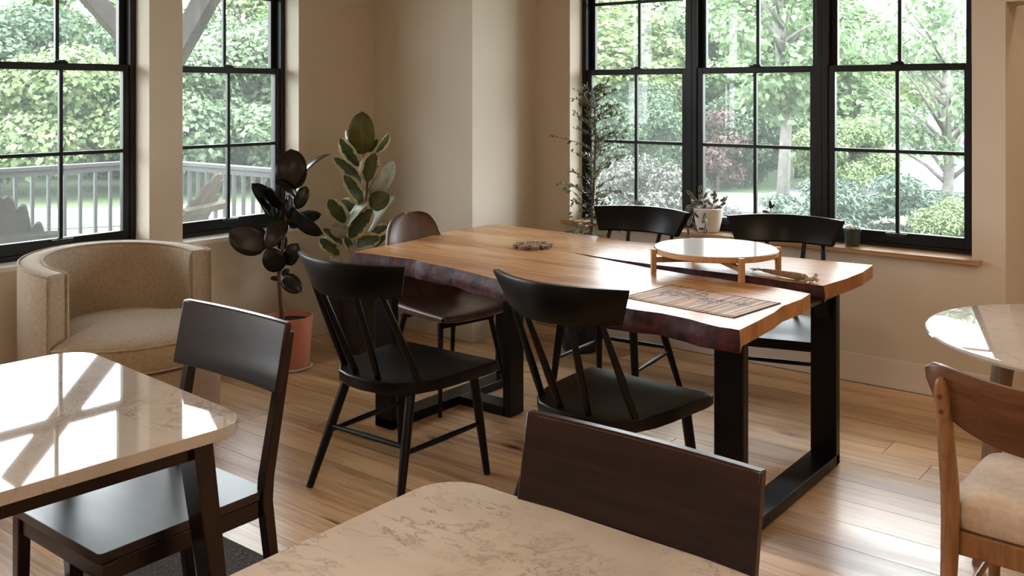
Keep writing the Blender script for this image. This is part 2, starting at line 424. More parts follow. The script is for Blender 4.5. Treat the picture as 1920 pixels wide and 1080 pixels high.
# ---------------------------------------------------------------- mesh helpers
class MB:
    def __init__(s):
        s.v = []; s.f = []; s.mi = []; s.uv = None
    def add(s, verts, faces, mi=0):
        o = len(s.v)
        s.v += [tuple(v) for v in verts]
        s.f += [tuple(i + o for i in f) for f in faces]
        s.mi += [mi] * len(faces)
        return s
    def box(s, x0, x1, y0, y1, z0, z1, M=None, mi=0):
        vs_ = [Vector((x, y, z)) for z in (z0, z1) for y in (y0, y1) for x in (x0, x1)]
        if M: vs_ = [M @ v for v in vs_]
        return s.add(vs_, [(0, 2, 3, 1), (4, 5, 7, 6), (0, 1, 5, 4), (2, 6, 7, 3), (0, 4, 6, 2), (1, 3, 7, 5)], mi)
    def tube(s, path, rad, seg=10, caps=True, mi=0, flat=1.0, up=None):
        P = [Vector(p) for p in path]
        n = len(P)
        if not hasattr(rad, '__len__'): rad = [rad] * n
        t = [(P[min(i + 1, n - 1)] - P[max(i - 1, 0)]).normalized() for i in range(n)]
        a = Vector(up) if up else (Vector((0, 0, 1)) if abs(t[0].z) < 0.9 else Vector((1, 0, 0)))
        rings = []
        for i in range(n):
            a = (a - t[i] * a.dot(t[i]))
            if a.length < 1e-6: a = t[i].orthogonal()
            a.normalize(); b = t[i].cross(a)
            rings.append([P[i] + (a * math.cos(2 * PI * k / seg) * flat + b * math.sin(2 * PI * k / seg)) * rad[i] for k in range(seg)])
        vs_ = [v for r in rings for v in r]
        fs = []
        for i in range(n - 1):
            for k in range(seg):
                k2 = (k + 1) % seg
                fs.append((i * seg + k, i * seg + k2, (i + 1) * seg + k2, (i + 1) * seg + k))
        if caps:
            fs.append(tuple(range(seg - 1, -1, -1)))
            fs.append(tuple((n - 1) * seg + k for k in range(seg)))
        return s.add(vs_, fs, mi)
    def beam(s, p0, p1, w, h, up=(0, 0, 1), w1=None, h1=None):
        """Rectangular bar from p0 to p1 (w across, h along up), may taper."""
        p0 = Vector(p0); p1 = Vector(p1); t = (p1 - p0).normalized()
        a = Vector(up); a = (a - t * a.dot(t)).normalized(); b = t.cross(a)
        w1 = w if w1 is None else w1; h1 = h if h1 is None else h1
        vs_ = []
        for p, ww, hh in ((p0, w, h), (p1, w1, h1)):
            for sb, sa in ((-1, -1), (1, -1), (1, 1), (-1, 1)):
                vs_.append(p + b * sb * ww / 2 + a * sa * hh / 2)
        return s.add(vs_, [(3, 2, 1, 0), (4, 5, 6, 7), (0, 1, 5, 4), (1, 2, 6, 5), (2, 3, 7, 6), (3, 0, 4, 7)])
    def lathe(s, prof, seg=32, c=(0, 0, 0), mi=0, a0=0):
        n = len(prof); vs_ = []; fs = []
        for r, z in prof:
            for k in range(seg):
                a = a0 + 2 * PI * k / seg
                vs_.append((c[0] + r * math.cos(a), c[1] + r * math.sin(a), c[2] + z))
        for i in range(n - 1):
            for k in range(seg):
                k2 = (k + 1) % seg
                fs.append((i * seg + k, i * seg + k2, (i + 1) * seg + k2, (i + 1) * seg + k))
        if prof[0][0] > 1e-5: fs.append(tuple(range(seg - 1, -1, -1)))
        if prof[-1][0] > 1e-5: fs.append(tuple((n - 1) * seg + k for k in range(seg)))
        return s.add(vs_, fs, mi)
    def prism(s, poly, z0, z1, M=None, mi=0):
        n = len(poly)
        vs_ = [Vector((p[0], p[1], z0)) for p in poly] + [Vector((p[0], p[1], z1)) for p in poly]
        if M: vs_ = [M @ v for v in vs_]
        tri = tessellate_polygon([[Vector((p[0], p[1], 0)) for p in poly]])
        area = sum(poly[i][0] * poly[(i + 1) % n][1] - poly[(i + 1) % n][0] * poly[i][1] for i in range(n))
        fs = []
        for t in tri:
            a, b, c = t
            cr = (poly[b][0] - poly[a][0]) * (poly[c][1] - poly[a][1]) - (poly[b][1] - poly[a][1]) * (poly[c][0] - poly[a][0])
            if cr < 0: a, b, c = c, b, a
            fs.append((a + n, b + n, c + n)); fs.append((c, b, a))
        for i in range(n):
            j = (i + 1) % n
            fs.append((i, j, j + n, i + n) if area > 0 else (j, i, i + n, j + n))
        return s.add(vs_, fs, mi)
    def grid(s, pts, mi=0, closed_u=False):
        """pts[i][j] -> quads"""
        nu = len(pts); nv = len(pts[0])
        vs_ = [p for row in pts for p in row]; fs = []
        for i in range(nu - (0 if closed_u else 1)):
            i2 = (i + 1) % nu
            for j in range(nv - 1):
                fs.append((i * nv + j, i2 * nv + j, i2 * nv + j + 1, i * nv + j + 1))
        return s.add(vs_, fs, mi)
    def mesh(s, name):
        me = bpy.data.meshes.new(name)
        me.from_pydata(s.v, [], s.f)
        return me
def link(name, data, parent=None, mat=None):
    o = bpy.data.objects.new(name, data)
    COL.objects.link(o)
    if parent is not None: o.parent = parent
    if mat is not None:
        for m in (mat if isinstance(mat, (list, tuple)) else [mat]):
            data.materials.append(MATS[m])
    return o
def obj(name, mb, mat, parent=None, smooth=None, bevel=0.0, seg=2, subsurf=0, fix=False):
    me = mb.mesh(name)
    o = link(name, me, parent, mat)
    if isinstance(mat, (list, tuple)):
        me.polygons.foreach_set('material_index', mb.mi)
    if fix:
        bm = bmesh.new(); bm.from_mesh(me)
        bmesh.ops.remove_doubles(bm, verts=bm.verts, dist=1e-5)
        bmesh.ops.recalc_face_normals(bm, faces=bm.faces)
        bm.to_mesh(me); bm.free()
    if bevel:
        b = o.modifiers.new('bevel', 'BEVEL'); b.width = bevel; b.segments = seg; b.limit_method = 'ANGLE'; b.angle_limit = R(40)
    if subsurf:
        b = o.modifiers.new('subsurf', 'SUBSURF'); b.levels = subsurf; b.render_levels = subsurf
    if smooth is not None or bevel:
        me.polygons.foreach_set('use_smooth', [True] * len(me.polygons))
        if not subsurf:
            me.set_sharp_from_angle(angle=R(smooth if smooth else 35))
    return o
def tag(o, label, cat=None, group=None):
    o['label'] = label
    if cat: o['category'] = cat
    if group: o['group'] = group
    return o
def thing(name, label, cat, loc=(0, 0, 0), rz=0.0, group=None):
    o = bpy.data.objects.new(name, None)
    COL.objects.link(o); o.empty_display_size = 0.1
    o.location = loc; o.rotation_euler = (0, 0, rz)
    return tag(o, label, cat, group)
def struct(o, label=None):
    o['kind'] = 'structure'
    if label: o['label'] = label
    return o
def dup(root, loc, rz, label, group=None):
    r = root.copy(); COL.objects.link(r)
    r.location = loc; r.rotation_euler = (0, 0, rz); r['label'] = label
    if group: r['group'] = group
    for ch in list(root.children):
        c = ch.copy(); COL.objects.link(c); c.parent = r
        for g in ch.children:
            d = g.copy(); COL.objects.link(d); d.parent = c
    return r
def at(u, D, z=0.0):
    """World point at image column u and depth D in front of the camera."""
    p = RIGHT * ((u - 960.0) / FPX * D) + FWD * D
    return Vector((p.x, p.y, z))
def hz(v, D):
    return CAM_H - (v - 176.0) * D / FPX
def rrect(x0, x1, y0, y1, r, n=6):
    out = []
    for cx, cy, a in ((x1 - r, y1 - r, 0), (x0 + r, y1 - r, 90), (x0 + r, y0 + r, 180), (x1 - r, y0 + r, 270)):
        for k in range(n + 1):
            t = R(a + 90 * k / n)
            out.append((cx + r * math.cos(t), cy + r * math.sin(t)))
    return out

# ================================================================ ROOM SHELL
XL, YB, ZC = -4.68, 5.09, 2.78          # left wall, window wall, ceiling
XR, YF = 3.2, -3.2
WZ0, WZ1 = 0.695, 2.62
WX0, WX1 = -3.535, -1.13                # triple window opening
LWIN = [(-0.04, 0.765), (0.98, 1.785), (2.0, 2.805), (3.005, 3.81)]

sub = struct(obj('floor', MB().box(XL, XR, YF, 6.6, -0.12, -0.016), 'floor_gap'), 'light oak plank floor')
def floor_planks():
    rnd = random.Random(3)
    pw = 0.187
    meshes = {}
    for L in (1.3, 1.7, 2.1, 2.5):
        m = MB()
        b = 0.0006
        x0, x1, y0, y1 = 0.0009, L - 0.0009, 0.0008, pw - 0.0008
        m.add([(x0, y0, -0.016), (x1, y0, -0.016), (x1, y1, -0.016), (x0, y1, -0.016),
               (x0, y0, -b), (x1, y0, -b), (x1, y1, -b), (x0, y1, -b),
               (x0 + b, y0 + b, 0), (x1 - b, y0 + b, 0), (x1 - b, y1 - b, 0), (x0 + b, y1 - b, 0)],
              [(0, 1, 5, 4), (1, 2, 6, 5), (2, 3, 7, 6), (3, 0, 4, 7), (4, 5, 9, 8), (5, 6, 10, 9), (6, 7, 11, 10), (7, 4, 8, 11), (8, 9, 10, 11)])
        me = m.mesh('plank'); me.materials.append(MATS['oak_floor'])
        meshes[L] = me
    y = YB - 0.02
    row = 0
    while y > YF + 0.1:
        y -= pw
        x = XL - rnd.uniform(0.0, 1.2)
        xe = XR if y < 2.2 else 1.4
        while x < xe:
            L = rnd.choice((1.3, 1.7, 2.1, 2.5))
            if x + L > XL:
                o = bpy.data.objects.new('plank', meshes[L]); COL.objects.link(o)
                o.location = (x, y, 0); o.parent = sub
            x += L
        row += 1
    y = YB - 0.02
    while y < 6.5:
        x = -1.05
        for L in (1.3, 1.7):
            o = bpy.data.objects.new('plank', meshes[L]); COL.objects.link(o)
            o.location = (x, y, 0); o.parent = sub
            x += L
        y += pw
floor_planks()

def wall_with_openings(mb, a0, a1, ops, put):
    """put(a0,a1,z0,z1) adds a box along the wall; ops are (a,b,z0,z1)."""
    cur = a0
    for (a, b, z0, z1) in sorted(ops):
        put(cur, a, 0, ZC)
        if z0 > 0: put(a, b, 0, z0)
        if z1 < ZC: put(a, b, z1, ZC)
        cur = b
    put(cur, a1, 0, ZC)
m = MB()
wall_with_openings(m, XL - 0.27, XR, [(WX0, WX1, WZ0, WZ1), (-0.98, 0.12, 0.0, 1.965)],
                   lambda a, b, z0, z1: m.box(a, b, YB, YB + 0.27, z0, z1))
struct(obj('wall_back', m, 'wall_paint'), 'warm beige wall around the wide black window')
m = MB()
wall_with_openings(m, YF - 0.2, YB, [(a, b, WZ0, WZ1) for a, b in LWIN],
                   lambda a, b, z0, z1: m.box(XL - 0.27, XL, a, b, z0, z1))
struct(obj('wall_left', m, 'wall_paint'), 'warm beige wall with tall black windows on the left')
struct(obj('wall_corner', MB().box(XL, -3.81, 4.44, YB, 0, ZC), 'wall_paint'), 'boxed-out beige corner column between the two window walls')
struct(obj('wall_right', MB().box(XR, XR + 0.2, YF, YB, 0, ZC), 'wall_paint'), 'beige wall')
struct(obj('wall_front', MB().box(XL, XR, YF - 0.2, YF, 0, ZC), 'wall_paint'), 'beige wall')
struct(obj('ceiling', MB().box(XL - 0.27, XR + 0.2, YF - 0.2, 6.7, ZC, ZC + 0.15), 'ceiling_paint'), 'plain ceiling')
m = MB()
m.box(-1.10, -0.98, YB + 0.27, 6.6, 0, ZC); m.box(-1.10, 1.4, 6.6, 6.72, 0, ZC); m.box(1.4, 1.52, YB + 0.27, 6.72, 0, ZC)
struct(obj('wall_passage', m, 'wall_paint'), 'tan wall seen through the opening at the right edge')

BB = 0.15
m = MB(); m.box(XL, XL + 0.016, YF, 4.44, 0, BB)
struct(obj('baseboard_left', m, 'trim_paint', bevel=0.003))
m = MB(); m.box(XL + 0.016, -3.81 + 0.016, 4.44 - 0.016, 4.44, 0, BB); m.box(-3.81, -3.81 + 0.016, 4.44, YB - 0.016, 0, BB)
struct(obj('baseboard_corner', m, 'trim_paint', bevel=0.003))
m = MB(); m.box(-3.81 + 0.016, -0.98, YB - 0.016, YB, 0, BB)
struct(obj('baseboard_back', m, 'trim_paint', bevel=0.003))

# ---- windows
def make_window(name, loc, rz, w, label):
    """Single-hung black window. Local x along the wall, y outwards, z up from the opening's bottom."""
    h = WZ1 - WZ0
    root = bpy.data.objects.new(name, None); COL.objects.link(root)
    root.location = loc; root.rotation_euler = (0, 0, rz)
    struct(root, label)
    fr = 0.034; d = 0.10
    m = MB()
    m.box(0, fr, 0, d, 0, h); m.box(w - fr, w, 0, d, 0, h)
    m.box(fr, w - fr, 0, d, h - fr, h); m.box(fr, w - fr, 0, d, 0, 0.03)
    obj('frame', m, 'frame_black', root, bevel=0.003)
    mz = 0.965
    st = 0.036; mu = 0.019
    for which in ('lower_sash', 'upper_sash'):
        if which == 'lower_sash':
            y0, y1, z0, z1, br, tr = 0.008, 0.044, 0.030, mz + 0.018, 0.060, 0.036
        else:
            y0, y1, z0, z1, br, tr = 0.050, 0.084, mz - 0.018, h - fr, 0.034, 0.045
        x0, x1 = fr, w - fr
        m = MB()
        m.box(x0, x0 + st, y0, y1, z0, z1); m.box(x1 - st, x1, y0, y1, z0, z1)
        m.box(x0 + st, x1 - st, y0, y1, z0, z0 + br); m.box(x0 + st, x1 - st, y0, y1, z1 - tr, z1)
        s = obj(which, m, 'frame_black', root, bevel=0.003)
        gx0, gx1, gz0, gz1 = x0 + st, x1 - st, z0 + br, z1 - tr
        cx, cz, cy = (gx0 + gx1) / 2, (gz0 + gz1) / 2, (y0 + y1) / 2
        obj('muntin', MB().box(cx - mu / 2, cx + mu / 2, cy - 0.011, cy + 0.011, gz0, gz1), 'frame_black', s, bevel=0.002)
        for a, b in ((gx0, cx - mu / 2), (cx + mu / 2, gx1)):
            obj('muntin', MB().box(a, b, cy - 0.010, cy + 0.010, cz - mu / 2, cz + mu / 2), 'frame_black', s, bevel=0.002)
            for c, e in ((gz0, cz - mu / 2), (cz + mu / 2, gz1)):
                obj('pane', MB().add([(a, cy, c), (b, cy, c), (b, cy, e), (a, cy, e)], [(0, 1, 2, 3)]), 'pane_glass', s)
        if which == 'lower_sash':
            m = MB().box(cx - 0.035, cx + 0.035, 0.012, 0.046, z1, z1 + 0.010).box(cx - 0.012, cx + 0.028, 0.018, 0.040, z1 + 0.010, z1 + 0.016)
            tag(obj('sash_lock', m, 'frame_black', s, bevel=0.003), 'black sash lock on the meeting rail')
            m = MB().box(cx - 0.055, cx + 0.055, -0.006, 0.010, z0 + br - 0.012, z0 + br - 0.004).box(cx - 0.048, cx + 0.048, -0.009, -0.005, z0 + br - 0.020, z0 + br - 0.014)
            tag(obj('lift_handle', m, 'steel_dark', s, bevel=0.0015), 'small metal lift handle on the bottom rail')
    return root
w3 = (WX1 - WX0) / 3
for i, lab in enumerate(('black-framed window behind the leafy plant, leftmost of the wide triple',
                         'black-framed middle window of the wide triple above the white pot',
                         'black-framed right window of the wide triple by the small green pot')):
    make_window('window_%d' % (i + 1), (WX0 + i * w3, YB + 0.14, WZ0), 0, w3, lab)
for i, (a, b) in enumerate(reversed(LWIN)):
    make_window('window_%d' % (i + 4), (XL - 0.13, a, WZ0), PI / 2, b - a,
                ('tall black window behind the dark rubber plant', 'tall black window behind the beige barrel chair', 'tall black window', 'tall black window')[i])
# sills
m = MB().box(WX0 - 0.045, WX1 + 0.045, YB - 0.042, YB, WZ0 - 0.013, WZ0 + 0.011).box(WX0, WX1, YB, YB + 0.145, WZ0 - 0.013, WZ0 + 0.011)
struct(obj('trim_1', m, 'sill_wood', bevel=0.003), 'oak window sill under the triple window')
for i, (a, b) in enumerate(LWIN):
    m = MB().box(XL - 0.135, XL + 0.004, a, b, WZ0 - 0.02, WZ0 + 0.004)
    struct(obj('trim_%d' % (i + 2), m, 'white_paint', bevel=0.002), 'white painted window sill on the left wall')
SILL = WZ0 + 0.011

# ---- unseen ceiling lamps, added as warm fill light for the room
def fill_lamp(x, y, label, w=FILL_W):
    t = thing('fill_lamp', label, 'lamp', (x, y, ZC), 0, 'added ceiling fill lamps')
    obj('housing', MB().lathe([(0.0, 0.0), (0.24, 0.0), (0.25, -0.05), (0.235, -0.055), (0.0, -0.05)], 32), 'lamp_metal', t, smooth=40, fix=True)
    obj('diffuser', MB().lathe([(0.0, -0.056), (0.23, -0.056), (0.20, -0.075), (0.0, -0.085)], 32), 'fill_glow', t, smooth=40, fix=True)
    d = bpy.data.lights.new('fill_light', 'AREA'); d.shape = 'DISK'; d.size = 0.46; d.energy = w; d.color = FILL_COL
    o = bpy.data.objects.new('fill_light', d); COL.objects.link(o); o.parent = t; o.location = (0, 0, -0.095)
for (x, y), lab in zip(((-2.6, -0.9), (-0.4, -1.9), (1.7, -0.6), (1.7, 2.2), (-0.7, 0.8), (0.6, 3.4)),
        ('near the left wall', 'near the front wall', 'by the right wall', 'right of the round table', 'above the front marble table', 'beyond the round table')):
    fill_lamp(x, y, 'unseen warm ceiling lamp added as fill ' + lab)
fill_lamp(0.2, 5.95, 'unseen ceiling lamp added to light the passage', 8.0)

# ================================================================ OUTDOORS
GZ = -0.38
m = MB().add([(-70, -40, GZ), (60, -40, GZ), (60, 80, GZ), (-70, 80, GZ)], [(0, 1, 2, 3)])
struct(obj('ground', m, 'grass'), 'grass around the house')
def patch(name, uvs, z, mat, label, thick=0.02):
    """ground patch through image columns / depths"""
    poly = []
    for u, D in uvs:
        p = at(u, D); poly.append((p.x, p.y))
    return struct(obj(name, MB().prism(poly, z - thick, z), mat), label)
patch('driveway', [(1000, 15.6), (1440, 15.2), (1700, 19.0), (2300, 15.0), (2500, 30), (1700, 27.5), (1440, 18.0), (1000, 18.4)], GZ + 0.025, 'asphalt', 'pale grey driveway behind the shrubs')
patch('mulch_bed', [(1040, 7.0), (2300, 5.6), (2300, 12.6), (1700, 14.0), (1440, 14.8), (1040, 15.0)], GZ + 0.03, 'mulch', 'brown mulch bed under the shrubs')
patch('garden_path', [(-500, 13.2), (120, 13.4), (560, 14.6), (700, 15.4), (700, 17.6), (500, 16.6), (120, 15.6), (-500, 15.4)], GZ + 0.03, 'path_pale', 'pale gravel path beyond the railing')

# deck with railing, post and braces
DX, DY = -7.5, 4.55
deck = struct(obj('deck', MB().box(DX - 0.08, XL - 0.27, -2.0, DY + 0.08, -0.30, -0.085), 'weathered_brown'), 'timber deck outside the left windows')
bm_ = MB().box(-0.068, 0.068, -2.0, DY + 0.06, -0.085, -0.06).mesh('deck_board'); bm_.materials.append(MATS['deck_wood'])
x = DX
while x < XL - 0.36:
    o = bpy.data.objects.new('deck_board', bm_); COL.objects.link(o); o.parent = deck; o.location = (x, 0, 0)
    x += 0.142
RZ = 0.955
def railing(name, p0, p1, n, label):
    p0 = Vector(p0); p1 = Vector(p1)
    t = thing(name, label, 'railing', (p0.x, p0.y, -0.06), 0, 'deck railings')
    d = p1 - p0
    obj('top_rail', MB().beam((0, 0, RZ + 0.045), (d.x, d.y, RZ + 0.045), 0.075, 0.032), 'rail_grey', t, bevel=0.004)
    obj('under_rail', MB().beam((0, 0, RZ + 0.008), (d.x, d.y, RZ + 0.008), 0.035, 0.04), 'rail_grey', t)
    obj('bottom_rail', MB().beam((0, 0, 0.09), (d.x, d.y, 0.09), 0.035, 0.04), 'rail_grey', t)
    bme = MB().box(-0.012, 0.012, -0.012, 0.012, 0.10, RZ).mesh('baluster'); bme.materials.append(MATS['rail_grey'])
    for k in range(n):
        o = bpy.data.objects.new('baluster', bme); COL.objects.link(o); o.parent = t
        o.location = d * ((k + 0.5) / n)
    return t
railing('deck_railing', (DX, DY - 0.09, 0), (DX, -1.9, 0), 50, 'grey baluster railing running behind the left window')
railing('deck_railing', (DX + 0.09, DY, 0), (XL - 0.3, DY, 0), 20, 'grey baluster railing behind the tilted slatted deck chair')
pst = thing('porch_post', 'brown timber porch post with two diagonal braces, mostly hidden by the wall pier', 'post', (DX, DY, -0.06))
obj('post', MB().box(-0.08, 0.08, -0.08, 0.08, 0, 3.1), 'timber_brace', pst, bevel=0.006)
obj('brace', MB().beam((0, -0.02, 1.81), (0, -1.22, 3.01), 0.10, 0.15, up=(0, 1, 1)), 'timber_brace', pst, bevel=0.006)
obj('brace', MB().beam((0.02, 0, 1.62), (1.40, 0, 3.0), 0.10, 0.21, up=(-1, 0, 1)), 'timber_brace', pst, bevel=0.006)
obj('header_beam', MB().beam((0, 0.3, 3.19), (0, -6.5, 3.19), 0.14, 0.2), 'timber_brace', pst, bevel=0.006)
obj('header_beam', MB().beam((-0.3, 0, 3.19), (2.5, 0, 3.19), 0.14, 0.2), 'timber_brace', pst, bevel=0.006)

roof = thing('porch_roof', 'timber porch roof over the deck, above the left windows', 'roof', (0, 0, 0))
obj('roof_deck', MB().add([(DX - 0.35, -3.0, 3.24), (XL - 0.27, -3.0, 3.75), (XL - 0.27, DY + 0.4, 3.75), (DX - 0.35, DY + 0.4, 3.24), (DX - 0.35, -3.0, 3.30), (XL - 0.27, -3.0, 3.81), (XL - 0.27, DY + 0.4, 3.81), (DX - 0.35, DY + 0.4, 3.30)],
    [(3, 2, 1, 0), (4, 5, 6, 7), (0, 1, 5, 4), (1, 2, 6, 5), (2, 3, 7, 6), (3, 0, 4, 7)]), 'timber_brace', roof)
y = -2.8
while y < DY + 0.3:
    obj('rafter', MB().beam((DX - 0.3, y, 3.19), (XL - 0.27, y, 3.69), 0.05, 0.10), 'timber_brace', roof)
    y += 0.61

def adirondack(loc, rz, label, mats):
    """Slatted deck chair; local facing +y."""
    t = thing('deck_chair', label, 'chair', loc, rz, 'slatted deck chairs')
    lean = R(31)
    zb, yb = 0.30, -0.10
    Mb = Matrix.Translation((0, yb, zb)) @ Matrix.Rotation(lean, 4, 'X')
    n = 6; hts = (0.62, 0.75, 0.82, 0.82, 0.75, 0.62)
    for k in range(n):
        f = k - (n - 1) / 2
        w = 0.071; top = hts[k]
        M2 = Mb @ Matrix.Translation((f * 0.083, 0, -0.04)) @ Matrix.Rotation(R(-f * 1.7), 4, 'Y')
        poly = [(-w / 2 * 0.86, 0), (w / 2 * 0.86, 0), (w / 2, top - 0.03)]
        r_ = w / 2
        sk = -0.022 * (1 if f > 0 else -1) * (abs(f) > 1)
        for a in range(1, 8):
            an = PI * a / 8
            poly.append((r_ * math.cos(an), top - 0.03 + (0.055 + 0.0) * math.sin(an) + sk * math.cos(an) * -1))
        poly.append((-w / 2, top - 0.03))
        obj('back_slat', MB().prism(poly, -0.010, 0.010, M2 @ Matrix.Rotation(PI / 2, 4, 'X')), mats[0], t)
    for hz_, wd in ((0.10, 0.50), (0.52, 0.60)):
        obj('back_batten', MB().box(-wd / 2, wd / 2, -0.055, -0.012, hz_ - 0.032, hz_ + 0.032, Mb), mats[1], t, bevel=0.004)
    for k in range(5):
        y = -0.06 + k * 0.098
        obj('seat_slat', MB().box(-0.26, 0.26, y, y + 0.085, 0, 0.02, Matrix.Translation((0, 0, 0.285)) @ Matrix.Rotation(R(13), 4, 'X')), mats[0], t)
    for s in (-1, 1):
        obj('leg', MB().box(s * 0.30 - 0.014, s * 0.30 + 0.014, 0.34, 0.43, 0, 0.53), mats[1], t)
        obj('leg', MB().beam((s * 0.268, -0.52, 0.035), (s * 0.268, 0.44, 0.36), 0.025, 0.10), mats[1], t)
        obj('armrest', MB().box(s * 0.31 - 0.065, s * 0.31 + 0.065, -0.28, 0.48, 0.53, 0.553), mats[0], t, bevel=0.004)
    return t
adirondack((-6.53, 3.97, -0.06), R(116), 'weathered tan slatted deck chair seen from behind through the window', ('weathered_wood', 'weathered_wood'))
adirondack((-6.13, 2.79, -0.06), R(55), 'grey-brown fan-backed deck chair behind the beige barrel chair', ('weathered_brown', 'weathered_brown'))

# ---- foliage
def leaf_mesh(name, blobs, n, size, mat, seed, aspect=0.6, up=0.45, shell=0.55, droop=0.3):
    """Many small folded leaves on the outsides of ellipsoid clumps, as one mesh."""
    rng = np.random.default_rng(seed)
    B = np.array(blobs, float)
    area = (B[:, 3] * B[:, 4] + B[:, 4] * B[:, 5] + B[:, 3] * B[:, 5])
    idx = rng.choice(len(B), n, p=area / area.sum())
    d = rng.normal(size=(n, 3)); d /= np.linalg.norm(d, axis=1)[:, None]
    rad = shell + (1 - shell) * rng.random(n) ** 0.5
    rad *= 1 + 0.12 * rng.normal(size=n)
    p = B[idx, :3] + d * B[idx, 3:6] * rad[:, None]
    nrm = d * 0.7 + np.array([0, 0, up]) + rng.normal(size=(n, 3)) * 0.45
    nrm /= np.linalg.norm(nrm, axis=1)[:, None]
    t = rng.normal(size=(n, 3)) + d * 0.6 - np.array([0, 0, droop])
    t -= nrm * (t * nrm).sum(1)[:, None]
    t /= np.linalg.norm(t, axis=1)[:, None]
    b = np.cross(nrm, t)
    s = size * (0.65 + 0.7 * rng.random(n))[:, None]
    v = np.empty((n, 4, 3))
    v[:, 0] = p - t * s * 0.5
    v[:, 1] = p - b * s * aspect * 0.5 + nrm * s * 0.10
    v[:, 2] = p + t * s * 0.5 - np.array([0, 0, 1]) * s * 0.1
    v[:, 3] = p + b * s * aspect * 0.5 + nrm * s * 0.10
    return tris_mesh(name, v.reshape(-1, 3), n, mat)
def tris_mesh(name, v, n, mat):
    me = bpy.data.meshes.new(name)
    me.vertices.add(len(v)); me.vertices.foreach_set('co', v.astype(np.float32).ravel())
    base = np.arange(n) * 4
    li = np.stack([base, base + 1, base + 2, base, base + 2, base + 3], 1).ravel().astype(np.int32)
    me.loops.add(len(li)); me.loops.foreach_set('vertex_index', li)
    me.polygons.add(2 * n)
    me.polygons.foreach_set('loop_start', (np.arange(2 * n) * 3).astype(np.int32))
    me.polygons.foreach_set('loop_total', np.full(2 * n, 3, np.int32))
    me.update(calc_edges=True)
    me.materials.append(MATS[mat])
    return me
def crown_blobs(rx, ry, z0, z1, n, br, seed, flat=0.75):
    rnd = random.Random(seed); out = []
    zc, rz = (z0 + z1) / 2, (z1 - z0) / 2
    while len(out) < n:
        x, y, z = (rnd.uniform(-1, 1) for _ in range(3))
        q = x * x + y * y + z * z
        if q > 1 or q < 0.12: continue
        r = br * rnd.uniform(0.65, 1.25)
        out.append((x * rx, y * ry, zc + z * rz, r, r, r * flat))
    return out
def trunk_mb(h, r, nb, rx, z0, z1, seed):
    rnd = random.Random(seed)
    m = MB()
    m.tube([(0, 0, 0), (0.02 * h, 0, h * 0.3), (0.0, 0.02 * h, h * 0.65), (0.03 * h, 0, h)], [r * 1.2, r, r * 0.75, r * 0.3], 8)
    for k in range(nb):
        a = rnd.uniform(0, 2 * PI); zs = rnd.uniform(z0, h * 0.8); L = rnd.uniform(0.5, 1.0) * rx
        e = (math.cos(a) * L, math.sin(a) * L, zs + L * rnd.uniform(0.6, 1.2))
        q = (e[0] * 0.45, e[1] * 0.45, zs + (e[2] - zs) * 0.55)
        m.tube([(0, 0, zs), q, e], [r * 0.45, r * 0.28, r * 0.10], 6)
    return m
KINDS = {}
def kind(key, blobs, n, size, mat, seed, trunk=None, bark='tree_bark', aspect=0.6, **kw):
    me = leaf_mesh(key, blobs, n, size, mat, seed, aspect, **kw)
    tm = None
    if trunk:
        tm = trunk.mesh('trunk'); tm.materials.append(MATS[bark])
        tm.polygons.foreach_set('use_smooth', [True] * len(tm.polygons))
    KINDS[key] = (me, tm)
def plant(key, name, label, cat, loc, rz=0, s=1.0, group=None, sz=None):
    me, tm = KINDS[key]
    t = thing(name, label, cat, loc, rz, group)
    t.scale = (s, s, sz or s)
    o = bpy.data.objects.new('foliage', me); COL.objects.link(o); o.parent = t
    if tm:
        o = bpy.data.objects.new('trunk', tm); COL.objects.link(o); o.parent = t
    return t
kind('maple_a', crown_blobs(2.3, 2.3, 1.2, 6.2, 46, 0.75, 1), 26000, 0.15, 'leaf_maple', 1, trunk_mb(5.0, 0.11, 12, 2.2, 1.2, 6, 1), aspect=0.8, shell=0.3)
kind('maple_b', crown_blobs(2.5, 2.1, 0.6, 5.6, 46, 0.75, 2), 26000, 0.145, 'leaf_bright', 2, trunk_mb(4.6, 0.10, 12, 2.2, 1.0, 6, 2), aspect=0.8, shell=0.3)
kind('maple_c', crown_blobs(2.4, 2.4, 0.3, 5.4, 44, 0.8, 3), 26000, 0.15, 'leaf_dark', 3, trunk_mb(4.8, 0.12, 10, 2.0, 1.0, 6, 3), aspect=0.7, shell=0.3)
kind('vine_a', crown_blobs(1.7, 1.3, 0.1, 3.2, 30, 0.62, 4), 42000, 0.105, 'leaf_vine', 4, None, aspect=0.85, shell=0.5, droop=0.8)
kind('vine_b', crown_blobs(1.6, 1.3, 0.1, 2.6, 26, 0.60, 5), 38000, 0.10, 'leaf_bright', 5, None, aspect=0.85, shell=0.5, droop=0.8)
kind('thicket', crown_blobs(2.0, 1.5, 0.1, 4.4, 34, 0.70, 6), 34000, 0.12, 'leaf_dark', 6, None, aspect=0.8, shell=0.4, droop=0.6)
kind('airy', crown_blobs(1.15, 1.15, 1.0, 3.4, 40, 0.33, 7), 3000, 0.10, 'leaf_maple', 7, trunk_mb(2.9, 0.075, 22, 1.15, 0.55, 3, 7), 'pale_bark', aspect=0.6, shell=0.2)
kind('slender', crown_blobs(1.0, 1.0, 1.5, 5.2, 40, 0.42, 8), 6500, 0.12, 'leaf_maple', 8, trunk_mb(4.6, 0.085, 16, 1.0, 1.3, 5, 8), 'pale_bark', aspect=0.7, shell=0.2)
